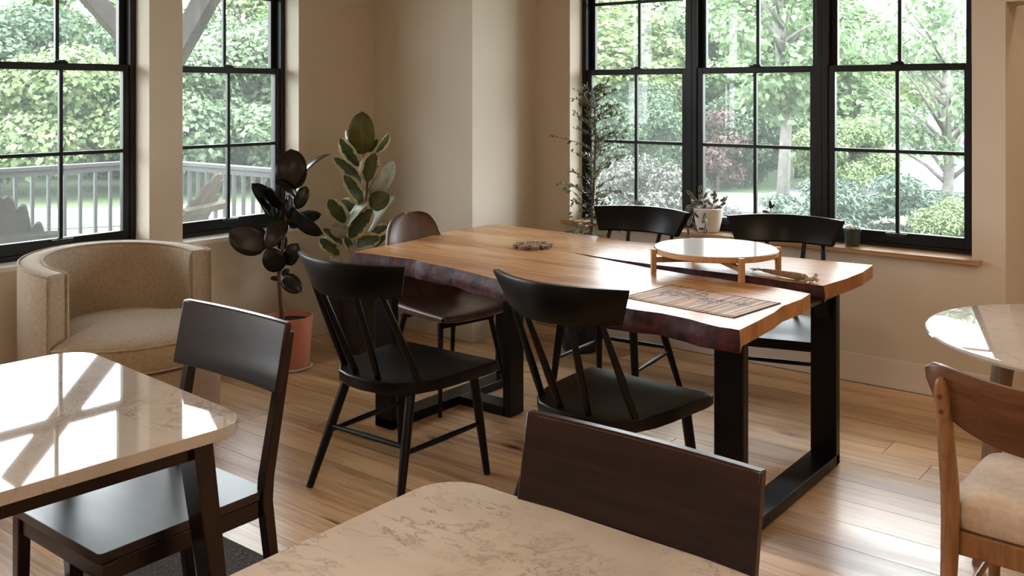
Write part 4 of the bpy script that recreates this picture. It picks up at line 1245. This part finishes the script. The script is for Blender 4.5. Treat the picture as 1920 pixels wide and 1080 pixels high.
# ---- round marble table, oak chair
def round_table():
    t = thing('round_table', 'round marble-topped pedestal-height table with wooden legs at the right edge', 'table', (-0.40, 3.50, 0))
    obj('tabletop', MB().lathe([(0.0, 0.724), (0.485, 0.724), (0.505, 0.732), (0.512, 0.742), (0.508, 0.748), (0.50, 0.75), (0.0, 0.75)], 96), 'marble_round', t, smooth=30, fix=True)
    obj('apron', MB().lathe([(0.225, 0.655), (0.245, 0.655), (0.245, 0.7235), (0.225, 0.7235), (0.225, 0.655)], 40), 'table_leg_oak', t, smooth=40)
    for k in range(4):
        a = R(205 + 90 * k)
        obj('leg', MB().tube([(0.275 * math.cos(a), 0.275 * math.sin(a), 0.7235), (0.315 * math.cos(a), 0.315 * math.sin(a), 0.40), (0.36 * math.cos(a), 0.36 * math.sin(a), 0)], [0.034, 0.030, 0.017], 16), 'table_leg_oak', t, smooth=50)
round_table()
def oak_chair():
    t = thing('oak_chair', 'oak chair with curved wooden backrest and beige upholstered seat at round table', 'chair', (-0.405, 2.80, 0), R(-2))
    # seat pad
    ol = rrect(-0.235, 0.235, -0.215, 0.235, 0.07, 6)
    m = MB(); n = len(ol)
    rows = [(0.94, 0.415), (0.99, 0.424), (1.0, 0.450), (0.985, 0.478), (0.93, 0.493), (0.7, 0.505), (0.35, 0.510), (0.02, 0.511)]
    m.grid([[(x * f, y * f, z) for f, z in rows] for x, y in ol], closed_u=True)
    m.add([(x * 0.94, y * 0.94, 0.415) for x, y in ol], [tuple(range(n))])
    m.add([(x * 0.02, y * 0.02, 0.511) for x, y in ol], [tuple(range(n))])
    obj('seat', m, 'seat_cloth', t, smooth=60, fix=True)
    for y in (0.205, -0.205):
        obj('apron', MB().box(-0.205, 0.205, y - 0.011, y + 0.011, 0.355, 0.415), 'oak_chair', t, bevel=0.004)
    for s in (-1, 1):
        obj('apron', MB().box(s * 0.208 - 0.011, s * 0.208 + 0.011, -0.2, 0.2, 0.36, 0.415), 'oak_chair', t, bevel=0.004)
        obj('leg', MB().tube([(s * 0.205, 0.205, 0.415), (s * 0.222, 0.235, 0)], [0.021, 0.013], 14), 'oak_chair', t, smooth=50)
        # rear leg sweeping into the back post with a rounded top
        pts = [(-0.300, 0.0, 0.013), (-0.235, 0.30, 0.020), (-0.218, 0.43, 0.023), (-0.226, 0.53, 0.0225), (-0.266, 0.69, 0.020), (-0.296, 0.788, 0.018), (-0.302, 0.808, 0.014), (-0.305, 0.819, 0.007)]
        post = obj('back_post', MB().tube([(s * 0.212, y, z) for y, z, r_ in pts], [r_ for y, z, r_ in pts], 16, up=(1, 0, 0)), 'oak_chair', t, smooth=50)
        for z in (0.735, 0.775):
            obj('screw_plug', MB().lathe([(0.0055, 0), (0.0055, 0.002), (0, 0.0025)], 10), 'oak_back', post).matrix_local = Matrix.Translation((s * 0.212, -0.266 - (z - 0.69) * 0.3 - 0.0205, z)) @ Matrix.Rotation(PI / 2, 4, 'X')
        obj('stretcher', MB().tube([(s * 0.212, -0.255, 0.20), (s * 0.214, 0.222, 0.20)], 0.009, 10), 'oak_chair', t, smooth=50)
    # backrest: curved board, rounded ends, wider in the middle
    m = MB()
    S = [-1 + i / 12 for i in range(25)]
    def bp(s, h, d):
        hh = 0.5 + (h - 0.5)
        e = max(0.0, 1 - (abs(s)) ** 7) ** 0.5
        zt = 0.830 + 0.030 * (1 - s * s) * 0 + 0.035 * abs(s) ** 2 - (1 - e) * 0.03
        zb = 0.690 - 0.030 * (1 - s * s) + 0.045 * abs(s) ** 2 + (1 - e) * 0.07
        z = zb + (zt - zb) * h
        y = -0.326 + 0.052 * s * s - (z - 0.745) * 0.24
        return (s * 0.255, y + 0.022 + d, z)
    ring = [(0, -0.006), (0.05, -0.010), (0.95, -0.010), (1, -0.006), (1, 0.006), (0.95, 0.010), (0.05, 0.010), (0, 0.006)]
    m.grid([[bp(s, h, d) for h, d in ring + ring[:1]] for s in S])
    m.add([bp(-1, h, d) for h, d in ring], [tuple(range(8))]); m.add([bp(1, h, d) for h, d in ring], [tuple(range(7, -1, -1))])
    obj('backrest', m, 'oak_back', t, smooth=40, fix=True)
oak_chair()

# ---- rug
m = MB().prism(rrect(-0.675, 0.675, -0.875, 0.875, 0.01, 2), 0.001, 0.009)
r_ = tag(obj('floor_mat', m, 'rug_weave', bevel=0.002), 'dark charcoal woven floor mat under the left marble table', 'rug')
r_.location = (-2.275, 1.075, 0)

# ================================================================ PLANTS
TOCAM = Vector((-FWD.x, -FWD.y, 0))
RIGHT3 = Vector((RIGHT.x, RIGHT.y, 0))
def leaf_obj(parent, loc, base, tip, width, tilt, mat, bend=0.12, fold=0.18, name='leaf', wavy=0.0, pnt=0.92):
    """One broad leaf from base to tip (world points), turned by tilt about its own length."""
    base = Vector(base) - Vector(loc); tip = Vector(tip) - Vector(loc)
    ax = (tip - base); L = ax.length; ax.normalize()
    nrm = TOCAM + Vector((0, 0, 0.35)); nrm = (nrm - ax * nrm.dot(ax)).normalized()
    nrm = Matrix.Rotation(tilt, 3, ax) @ nrm
    side = ax.cross(nrm)
    m = MB(); uv = []
    NT, S = 12, (-1, -0.55, 0, 0.55, 1)
    rows = []
    for i in range(NT + 1):
        f = i / NT
        w = width / 2 * max(0.015, (1 - abs(2 * f ** pnt - 1) ** 2.2) ** 0.62 if 0 < f < 1 else 0.0)
        c = base + ax * L * f + nrm * (math.sin(PI * f) * bend * L) - Vector((0, 0, 1)) * (f * f * bend * L * 0.5)
        row = []
        for s in S:
            wv = wavy * math.sin(f * 17 + s * 2) * abs(s) * width
            row.append(c + side * s * w + nrm * (fold * abs(s) * w + wv)); uv.append((0.5 + s / 2, f))
        rows.append(row)
    m.grid(rows)
    me = m.mesh(name)
    l = me.uv_layers.new(name='UVMap')
    ids = [0] * len(me.loops); me.loops.foreach_get('vertex_index', ids)
    l.data.foreach_set('uv', [c for i in ids for c in uv[i]])
    me.polygons.foreach_set('use_smooth', [True] * len(me.polygons))
    o = link(name, me, parent, mat)
    sm = o.modifiers.new('thickness', 'SOLIDIFY'); sm.thickness = 0.0012; sm.offset = 0
    return o

def px_leaves(t, loc, D0, rows, ratio, ox, oy, sc, mats, seed, wavy=0.0):
    rnd = random.Random(seed)
    for r_ in rows:
        (bx, by), (tx, ty), w = r_[:3]; w *= 1.15
        mt = mats[r_[3]] if len(r_) > 3 else mats[0]
        dd = r_[4] if len(r_) > 4 else rnd.uniform(-0.06, 0.06)
        U = lambda x: ox + x / sc
        V = lambda y: oy + y / sc
        b = at(U(bx), D0 + dd * 0.3, hz(V(by), D0 + dd * 0.3)); e = at(U(tx), D0 + dd, hz(V(ty), D0 + dd))
        L = math.hypot(tx - bx, ty - by)
        cosv = min(1.0, w / (ratio * L))
        tilt = math.acos(cosv) * (1 if rnd.random() < 0.5 else -1)
        leaf_obj(t, loc, b, e, max(ratio * L, w) / sc * D0 / FPX, tilt, mt, bend=rnd.uniform(0.03, 0.10), fold=rnd.uniform(0.08, 0.25), wavy=wavy)

def round_pot(t, prof, mat, soil_z, soil_r, rim=None, name='pot'):
    o = obj(name, MB().lathe(prof, 48), mat, t, smooth=35, fix=True)
    m = MB()
    rows = []
    for r_ in (0.0, 0.3, 0.6, 0.85, 1.0):
        rows.append([(soil_r * r_ * math.cos(2 * PI * k / 20), soil_r * r_ * math.sin(2 * PI * k / 20), soil_z + (random.uniform(-0.006, 0.008) if r_ < 1 else 0)) for k in range(21)])
    for rw in rows: rw[-1] = rw[0]
    m.grid(rows)
    obj('soil', m, 'soil', t, smooth=60)
    return o

# ---- rubber plant in terracotta pot
loc = Vector((-4.245, 3.395, 0)); D0 = loc.xy.dot(FWD)
t = thing('rubber_plant', 'dark burgundy-leaved rubber plant in a terracotta pot by the left window', 'plant', loc)
round_pot(t, [(0.0, 0.012), (0.098, 0.012), (0.103, 0.018), (0.124, 0.262), (0.127, 0.292), (0.119, 0.292), (0.115, 0.262), (0.112, 0.25), (0.0, 0.25)], 'terracotta', 0.262, 0.114)
obj('saucer', MB().lathe([(0.0, 0.0), (0.105, 0.0), (0.124, 0.016), (0.119, 0.018), (0.102, 0.006), (0.0, 0.006)], 40), 'saucer_white', t, smooth=40, fix=True)
X4 = lambda x: 420 + x / 2.918
Y4 = lambda y: 250 + y / 2.918
stem = [at(X4(x), D0, hz(Y4(y), D0)) - loc for x, y in ((323, 1040), (308, 900), (298, 780), (318, 640), (336, 480), (352, 380), (362, 330))]
obj('stem', MB().tube(stem, [0.013, 0.012, 0.011, 0.009, 0.008, 0.006, 0.003], 10), 'bark_stem', t, smooth=60)
rub = [((382, 312), (366, 76), 152, 1, 0.05), ((392, 300), (584, 102), 62, 0, 0.10), ((278, 470), (150, 266), 72, 0, -0.05), ((326, 412), (238, 284), 56, 0, -0.06),
       ((292, 475), (255, 335), 95, 1, 0.06), ((400, 412), (452, 288), 66, 0, 0.03), ((396, 352), (274, 256), 48, 0, -0.05), ((362, 412), (542, 540), 66, 0, -0.10),
       ((345, 508), (534, 440), 84, 0, 0.03), ((238, 622), (28, 532), 152, 1, -0.04), ((338, 478), (232, 622), 92, 1, -0.10), ((320, 640), (318, 552), 54, 0, 0.06),
       ((310, 752), (236, 622), 104, 0, -0.04), ((342, 722), (402, 596), 84, 0, 0.0), ((318, 778), (358, 742), 32, 0, 0.0), ((324, 786), (424, 864), 82, 0, -0.08), ((302, 800), (252, 790), 24, 0, -0.02),
       ((352, 468), (350, 330), 40, 0, 0.02), ((345, 500), (395, 380), 60, 0, 0.05)]
px_leaves(t, loc, D0, rub, 0.56, 420, 250, 2.918, ('rubber_leaf', 'rubber_leaf_brown'), 5)

# ---- variegated rubber plant in dark planter
loc = Vector((-4.20, 3.875, 0)); D0 = loc.xy.dot(FWD)
t = thing('variegated_plant', 'tall variegated green and cream rubber plant in a dark planter behind the table', 'plant', loc)
round_pot(t, [(0.0, 0.0), (0.10, 0.0), (0.125, 0.02), (0.165, 0.14), (0.185, 0.30), (0.190, 0.41), (0.178, 0.41), (0.172, 0.36), (0.0, 0.36)], 'planter_dark', 0.372, 0.174, name='planter')
X5 = lambda x: 580 + x / 3.484
Y5 = lambda y: 190 + y / 3.484
stem = [at(X5(x), D0, hz(Y5(y), D0)) - loc for x, y in ((300, 1330), (285, 1100), (300, 900), (365, 680), (380, 520), (352, 350))]
obj('stem', MB().tube(stem, [0.013, 0.012, 0.011, 0.009, 0.008, 0.003], 10), 'bark_stem', t, smooth=60)
var = [((347, 348), (345, 52), 150, 1, -0.03), ((330, 345), (248, 168), 72, 0, 0.06), ((326, 425), (204, 230), 84, 0, -0.05), ((338, 552), (160, 358), 92, 0, 0.03),
       ((346, 678), (222, 470), 92, 0, -0.06), ((372, 522), (432, 332), 128, 0, -0.05), ((392, 335), (446, 242), 58, 0, 0.06), ((436, 335), (522, 204), 36, 0, 0.06),
       ((396, 612), (548, 378), 78, 2, 0.02), ((382, 860), (562, 606), 98, 2, 0.05), ((398, 692), (524, 606), 112, 1, 0.0), ((232, 796), (126, 634), 112, 0, -0.03),
       ((302, 724), (208, 638), 86, 0, 0.06), ((246, 824), (392, 646), 68, 2, -0.08), ((258, 894), (414, 698), 128, 0, -0.04), ((242, 872), (134, 808), 88, 2, -0.05),
       ((212, 934), (86, 824), 66, 0, -0.06), ((196, 1004), (68, 888), 86, 0, 0.0), ((300, 936), (466, 888), 100, 0, -0.06), ((386, 874), (514, 812), 78, 0, 0.05),
       ((418, 954), (518, 864), 58, 0, 0.08), ((218, 1052), (124, 1030), 66, 2, 0.0), ((342, 980), (250, 960), 66, 2, -0.05), ((280, 1000), (340, 930), 60, 2, 0.02),
       ((300, 1010), (230, 880), 60, 0, 0.06), ((330, 800), (300, 690), 60, 0, 0.08), ((370, 640), (340, 540), 50, 0, 0.05)]
px_leaves(t, loc, D0, var, 0.50, 580, 190, 3.484, ('variegated_leaf', 'variegated_leaf_olive', 'variegated_leaf_pale'), 8, wavy=0.02)

# ---- slim leafy plant by the window
loc = Vector((-3.19, 4.70, 0)); D0 = loc.xy.dot(FWD)
t = thing('leafy_plant', 'slim small-leaved potted tree standing at the left of the triple window', 'plant', loc)
round_pot(t, [(0.0, 0.0), (0.095, 0.0), (0.105, 0.015), (0.13, 0.22), (0.135, 0.26), (0.126, 0.26), (0.12, 0.22), (0.0, 0.22)], 'planter_navy', 0.235, 0.121)
def slim_tree():
    rnd = random.Random(21)
    tr = [at(u, D0 + 0.02, hz(v, D0)) - loc for u, v in ((1088, 600), (1100, 500), (1109, 430), (1113, 350), (1117, 270), (1115, 210), (1110, 162))]
    m = MB(); m.tube(tr, [0.012, 0.0105, 0.009, 0.008, 0.006, 0.004, 0.0015], 8)
    obj('trunk', m, 'bark_stem', t, smooth=60)
    V = []; br = MB(); nl = 0
    def leaf(p, d, s):
        d = d.normalized(); n = Vector((rnd.gauss(0, 1), rnd.gauss(0, 1), rnd.gauss(0.6, 1))); n = (n - d * n.dot(d)).normalized(); b = d.cross(n)
        V.extend([p, p + d * s * 0.45 - b * s * 0.22 + n * s * 0.05, p + d * s, p + d * s * 0.45 + b * s * 0.22 + n * s * 0.05])
    def pos(f):
        k = f * (len(tr) - 1); i = min(int(k), len(tr) - 2); return tr[i].lerp(tr[i + 1], k - i)
    for k in range(72):
        f = 0.25 + 0.73 * k / 72
        p0 = pos(f)
        a = rnd.choice((R(38), R(218))) + rnd.gauss(0, 0.9)
        L = (0.40 * (1 - f) + 0.11) * rnd.uniform(0.6, 1.25)
        if k < 20: L *= 0.75
        d = Vector((math.cos(a), math.sin(a), rnd.uniform(0.35, 1.0) if k > 12 else rnd.uniform(-0.5, 0.3))).normalized()
        if p0.y + d.y * L + loc.y > (5.13 if p0.z > 0.78 else 5.0): d.y *= 0.3
        pts = [p0]
        for j in range(1, 6):
            q = pts[-1] + (d + Vector((0, 0, -0.10 * j + 0.1)) + Vector((rnd.gauss(0, .12), rnd.gauss(0, .12), rnd.gauss(0, .12)))) * L / 5
            pts.append(q)
        br.tube(pts, [0.0028, 0.0024, 0.002, 0.0016, 0.0012, 0.0008], 5)
        for j in range(1, 6):
            for q in range(rnd.randint(2, 4)):
                dd = Vector((rnd.gauss(0, 1), rnd.gauss(0, 1), rnd.gauss(0.1, 0.8))).normalized() * 0.8 + d * 0.7
                leaf(pts[j].lerp(pts[j - 1], rnd.random()), dd, rnd.uniform(0.022, 0.040))
    for q in range(150):
        a = rnd.uniform(0, 2 * PI); r_ = rnd.uniform(0.02, 0.14); f = rnd.uniform(0.20, 0.42)
        p = pos(f) + Vector((math.cos(a) * r_, math.sin(a) * r_ * 0.8, 0))
        leaf(p, Vector((math.cos(a), math.sin(a), rnd.gauss(0, 0.6))), rnd.uniform(0.025, 0.045))
    o = obj('branches', br, 'bark_stem', t, smooth=60); o['kind'] = 'stuff'
    v = np.array([tuple(x) for x in V])
    o = link('foliage', tris_mesh('foliage', v, len(V) // 4, 'leaf_olive'), t); o['kind'] = 'stuff'
slim_tree()

# ---- plants on the sill
YS = YB + 0.055
def hoya():
    p = at(1328, 1); k = YS / p.y
    loc = Vector((p.x * k, YS, SILL)); D0 = loc.xy.dot(FWD)
    t = thing('trailing_plant', 'trailing variegated plant in a white pot on the window sill', 'plant', loc)
    round_pot(t, [(0.0, 0.0), (0.058, 0.0), (0.064, 0.004), (0.078, 0.07), (0.088, 0.140), (0.083, 0.142), (0.076, 0.12), (0.0, 0.115)], 'pot_white', 0.125, 0.077)
    U = lambda x: 1260 + x / 7.714
    V = lambda y: 340 + y / 7.714
    rnd = random.Random(4)
    stems = [[(430, 430), (400, 330), (385, 220), (390, 150)], [(420, 430), (350, 350), (290, 260), (280, 190)], [(400, 430), (330, 400), (250, 440), (230, 560), (220, 680)],
             [(440, 430), (480, 470), (500, 560), (470, 660), (460, 740)], [(570, 420), (590, 340), (600, 260), (640, 190)], [(580, 420), (680, 370), (740, 320), (765, 260)],
             [(410, 430), (340, 370), (270, 340), (200, 380)], [(420, 420), (300, 450), (280, 560), (300, 660)], [(460, 420), (470, 350), (460, 300), (450, 240)]]
    for st in stems:
        pts = []
        for x, y in st:
            dd = -0.10 if y > 440 else rnd.uniform(-0.03, 0.03)
            pts.append(at(U(x), D0 + dd, hz(V(y), D0 + dd)) - loc)
        obj('vine_stem', MB().tube(pts, 0.0022, 6), 'bark_stem', t, smooth=60)
        for i in range(len(pts) - 1):
            for f in (0.35, 0.85):
                p0 = pts[i].lerp(pts[i + 1], f)
                a = rnd.uniform(0, 2 * PI)
                e = p0 + RIGHT3 * math.cos(a) * 0.036 + Vector((0, 0, 1)) * (math.sin(a) * 0.036 + (0.012 if st[-1][1] < 440 else -0.012)) + TOCAM * rnd.uniform(-0.01, 0.02)
                leaf_obj(t, (0, 0, 0), p0, e, 0.020, rnd.uniform(-0.9, 0.9), 'hoya_leaf', fold=0.15, bend=0.05)
hoya()
def green_pot():
    p = at(1598, 1); k = YS / p.y
    loc = Vector((p.x * k, YS, SILL))
    t = thing('small_pot', 'small dark green pot topped with pale pebbles on the window sill', 'pot', loc)
    obj('pot', MB().lathe([(0.0, 0.0), (0.034, 0.0), (0.037, 0.004), (0.042, 0.08), (0.046, 0.082), (0.046, 0.096), (0.041, 0.096), (0.039, 0.082), (0.0, 0.080)], 36), 'pot_green', t, smooth=35, fix=True)
    rnd = random.Random(2)
    for k in range(14):
        a = rnd.uniform(0, 2 * PI); r_ = 0.030 * math.sqrt(rnd.random()); s = rnd.uniform(0.007, 0.011)
        obj('pebble', MB().lathe([(0, -s * 0.7), (s * 0.7, -s * 0.45), (s, 0), (s * 0.7, s * 0.5), (0, s * 0.7)], 8, (r_ * math.cos(a), r_ * math.sin(a), 0.093 + rnd.uniform(0, 0.006))), 'pebble', t, smooth=60)
green_pot()
def seedling(u, vtop, label, leaves, potmat='pot_green'):
    p = at(u, 1); k = (YB + 0.07) / p.y
    loc = Vector((p.x * k, YB + 0.07, SILL)); D0 = loc.xy.dot(FWD)
    t = thing('seedling_pot', label, 'plant', loc, 0, 'seedlings on the window sill')
    round_pot(t, [(0.0, 0.0), (0.03, 0.0), (0.04, 0.068), (0.036, 0.068), (0.033, 0.058), (0.0, 0.058)], potmat, 0.06, 0.035)
    ztop = hz(vtop, D0) - SILL
    obj('stem', MB().tube([(0, 0, 0.05), (0.004, 0, ztop * 0.6), (0, 0.003, ztop * 0.85)], [0.0025, 0.002, 0.0015], 6), 'bark_stem', t, smooth=60)
    for a, f, L, w in leaves:
        b = Vector((0, 0, ztop * f)); e = b + RIGHT3 * math.sin(R(a)) * L + Vector((0, 0, math.cos(R(a)) * L)) + TOCAM * 0.006
        leaf_obj(t, (0, 0, 0), b, e, w, R(20), 'leaf_seedling', fold=0.15, bend=0.04)
seedling(1444, 376, 'reddish seedling with upright leaf behind the chair beside the round stand', ((-5, 0.78, 0.048, 0.020), (40, 0.78, 0.034, 0.014), (-75, 0.66, 0.050, 0.018), (78, 0.62, 0.040, 0.018), (95, 0.50, 0.042, 0.018)))
seedling(1385, 399, 'tiny dark-leaved seedling between the white pot and the reddish seedling', ((-60, 0.80, 0.026, 0.012), (0, 0.82, 0.02, 0.012), (60, 0.80, 0.026, 0.012)))
seedling(1513, 404, 'single-leafed dark seedling peeking over the chair by the mullion', ((40, 0.80, 0.03, 0.016), (-50, 0.70, 0.022, 0.012)))
def spiky():
    p = at(1197, 1); k = (YB + 0.07) / p.y
    loc = Vector((p.x * k, YB + 0.07, SILL)); D0 = loc.xy.dot(FWD)
    t = thing('succulent_pot', 'small spiky grey-green succulent in a pot behind the window chair', 'plant', loc)
    round_pot(t, [(0.0, 0.0), (0.04, 0.0), (0.05, 0.085), (0.046, 0.085), (0.043, 0.072), (0.0, 0.072)], 'pot_white', 0.075, 0.045)
    zc = hz(384, D0) - SILL
    obj('stem', MB().tube([(0, 0, 0.07), (0, 0, zc - 0.02)], [0.006, 0.005], 8), 'leaf_succulent', t, smooth=60)
    rnd = random.Random(6)
    for k in range(22):
        a = 2 * PI * k / 22 * 2.6; el = -0.15 + 1.25 * (k / 22)
        d = Vector((math.cos(a) * math.cos(el), math.sin(a) * math.cos(el), math.sin(el)))
        leaf_obj(t, (0, 0, 0), Vector((0, 0, zc - 0.015)), Vector((0, 0, zc - 0.01)) + d * 0.05, 0.010, rnd.uniform(-0.5, 0.5), 'leaf_succulent', fold=0.3, bend=0.05, pnt=0.6)
spiky()

# ================================================================ ON THE TABLE
def round_stand():
    c = Vector((-1.842, 3.742, TZ)); top = 0.100
    t = thing('round_stand', 'round wooden stand with glossy white top and crossed legs on the table', 'stand', c)
    obj('rim', MB().lathe([(0.0, top - 0.026), (0.255, top - 0.026), (0.262, top - 0.022), (0.262, top - 0.004), (0.2585, top - 0.001), (0.2585, top - 0.006), (0.0, top - 0.006)], 72), 'stand_wood', t, smooth=35, fix=True)
    obj('white_top', MB().lathe([(0.0, top - 0.006), (0.258, top - 0.006), (0.258, top - 0.002), (0.2565, top), (0.0, top)], 72), 'tray_white', t, smooth=35, fix=True)
    L = 0.273
    ang = (R(226), R(-42), R(42), R(138))
    for a in ang:
        x, y = L * math.cos(a), L * math.sin(a)
        M = Matrix.Translation((x, y, 0)) @ Matrix.Rotation(a, 4, 'Z')
        obj('leg', MB().box(-0.011, 0.011, -0.0115, 0.0115, 0, top - 0.002, M), 'stand_wood', t, bevel=0.0025)
    for a, zo in ((ang[0], 0), (ang[1], 0.0)):
        p = Vector((L * math.cos(a), L * math.sin(a), 0.052 + zo)); q = Vector((L * math.cos(a + PI), L * math.sin(a + PI), 0.052 + zo))
        obj('cross_bar', MB().beam(p, q, 0.018, 0.022), 'stand_wood', t, bevel=0.002)
round_stand()

def placemat():
    c = [(-1.808, 3.036), (-1.397, 2.968), (-1.372, 3.300), (-1.889, 3.350)]
    A, B, C_, Dd = (Vector((x, y, 0)) for x, y in c)
    o = (A + B + C_ + Dd) / 4
    t = thing('placemat', 'bamboo slat placemat printed with pink blossoms on the table corner', 'placemat', (o.x, o.y, TZ + 0.0005))
    ex = ((B - A) + (C_ - Dd)).normalized(); rot = math.atan2(ex.y, ex.x)
    t.rotation_euler = (0, 0, rot + R(1))
    W, H = 0.465, 0.318
    n = 46
    me = MB().box(-W / n * 0.44, W / n * 0.44, -H / 2, H / 2, 0, 0.0022).mesh('slat'); me.materials.append(MATS['mat_slat'])
    rnd = random.Random(9)
    for k in range(n):
        s = bpy.data.objects.new('slat', me); COL.objects.link(s); s.parent = t
        s.location = (-W / 2 + (k + 0.5) * W / n, rnd.uniform(-0.002, 0.002), rnd.uniform(0, 0.0007))
    for y in (-H / 2 + 0.012, H / 2 - 0.012):
        obj('edge_thread', MB().box(-W / 2, W / 2, y - 0.0012, y + 0.0012, 0.0029, 0.0034), 'thread', t)
    for s in (-1, 1):
        obj('edge_thread', MB().box(s * W / 2 - 0.002, s * W / 2 + 0.002, -H / 2, H / 2, 0.0003, 0.0033), 'thread', t)
    z = 0.0031
    def disc(m, x, y, rx, ry, a):
        P = []
        for k in range(8):
            th = 2 * PI * k / 8
            px, py = rx * math.cos(th), ry * math.sin(th)
            P.append((x + px * math.cos(a) - py * math.sin(a), y + px * math.sin(a) + py * math.cos(a), z))
        m.add(P, [tuple(range(8))])
    pk, lf, brn = MB(), MB(), MB()
    def strip(pts, w):
        for (x0, y0), (x1, y1) in zip(pts, pts[1:]):
            dx, dy = x1 - x0, y1 - y0; l = math.hypot(dx, dy); nx, ny = -dy / l * w / 2, dx / l * w / 2
            brn.add([(x0 - nx, y0 - ny, z - 0.0001), (x1 - nx, y1 - ny, z - 0.0001), (x1 + nx, y1 + ny, z - 0.0001), (x0 + nx, y0 + ny, z - 0.0001)], [(0, 1, 2, 3)])
    strip([(-0.17, 0.10), (-0.10, 0.085), (-0.02, 0.05), (0.06, 0.03), (0.13, 0.045), (0.20, 0.03)], 0.006)
    strip([(-0.06, 0.065), (-0.10, 0.02), (-0.14, -0.01)], 0.004)
    strip([(-0.02, 0.05), (-0.03, 0.10), (-0.10, 0.125)], 0.004)
    strip([(0.03, 0.036), (0.05, -0.03), (0.03, -0.06)], 0.004)
    for k in range(34):
        f = k / 34
        for cx, cy, sp in ((-0.13, 0.0, 0.05), (0.04, 0.0, 0.05), (0.15, 0.05, 0.05)):
            if rnd.random() < 0.55:
                disc(lf, cx + rnd.gauss(0, sp * 0.7), cy + rnd.gauss(0, sp * 0.6), rnd.uniform(0.007, 0.013), 0.0035, rnd.uniform(0, PI))
    for fx, fy in ((-0.165, 0.025), (-0.13, 0.045), (-0.115, 0.0), (0.0, 0.02), (0.03, -0.005), (0.06, 0.035)):
        for k in range(5):
            a = 2 * PI * k / 5 + fx * 30
            disc(pk, fx + 0.011 * math.cos(a), fy + 0.011 * math.sin(a), 0.009, 0.006, a)
    for nm, mb, mt in (('printed_branch', brn, 'print_branch'), ('printed_leaves', lf, 'print_leaf'), ('printed_blossom', pk, 'print_pink')):
        o2 = obj(nm, mb, mt, t); o2['kind'] = 'stuff'
placemat()

def trivet():
    t = thing('trivet', 'round twig trivet with red berries on the table', 'trivet', (-2.828, 3.752, TZ))
    rnd = random.Random(11)
    def slice_(x, y, r_, h):
        return MB().lathe([(0, 0), (r_, 0), (r_ * 1.03, h * 0.5), (r_, h), (0, h * 1.02)], 9, (x, y, 0))
    for k in range(8):
        a = 2 * PI * k / 8
        obj('twig_slice', slice_(0.078 * math.cos(a), 0.078 * math.sin(a), 0.022, rnd.uniform(0.015, 0.019)), 'twig', t, smooth=40, fix=True)
    for k in range(7):
        a = 2 * PI * (k + 0.5) / 7
        obj('twig_slice', slice_(0.042 * math.cos(a), 0.042 * math.sin(a), 0.018, rnd.uniform(0.014, 0.018)), 'twig', t, smooth=40, fix=True)
    obj('twig_slice', slice_(0, 0, 0.022, 0.017), 'twig', t, smooth=40, fix=True)
    for k in range(8):
        a = 2 * PI * (k + 0.5) / 8
        obj('berry', MB().lathe([(0, 0), (0.006, 0.002), (0.0085, 0.0085), (0.006, 0.014), (0, 0.016)], 8, (0.090 * math.cos(a), 0.090 * math.sin(a), 0)), 'berry', t, smooth=60)
trivet()

def bundle():
    A = Vector((-1.70, 3.805, 0)); B = Vector((-1.415, 3.735, 0))
    t = thing('dried_bouquet', 'small dried flower bundle wrapped in tan burlap beside the round stand', 'bouquet', (A.x, A.y, TZ))
    d = (B - A); rnd = random.Random(13); sd = Vector((-d.y, d.x, 0)).normalized()
    pts = [d * f + Vector((0, 0, 0.016)) for f in (0.18, 0.35, 0.55, 0.75, 0.86)]
    obj('burlap_wrap', MB().tube(pts, [0.009, 0.013, 0.017, 0.020, 0.018], 14, flat=0.75), 'burlap', t, smooth=60)
    for k in range(12):
        o0 = sd * rnd.uniform(-0.02, 0.02)
        e = d * rnd.uniform(-0.05, 0.10) + o0 + Vector((0, 0, rnd.uniform(0.004, 0.022)))
        obj('stalk', MB().tube([d * 0.22 + o0 * 0.3 + Vector((0, 0, 0.014)), d * 0.12 + o0 * 0.8 + Vector((0, 0, 0.016)), e], 0.0013, 5), 'twig', t)
    for k in range(14):
        e = d * rnd.uniform(0.86, 1.05) + sd * rnd.uniform(-0.024, 0.024) + Vector((0, 0, rnd.uniform(0.005, 0.030)))
        s = rnd.uniform(0.005, 0.009)
        obj('dried_flower', MB().lathe([(0, -s), (s * 0.8, -s * 0.4), (s, 0.2 * s), (s * 0.5, s), (0, s * 0.8)], 7, tuple(e)), 'dry_flower', t, smooth=60)
bundle()
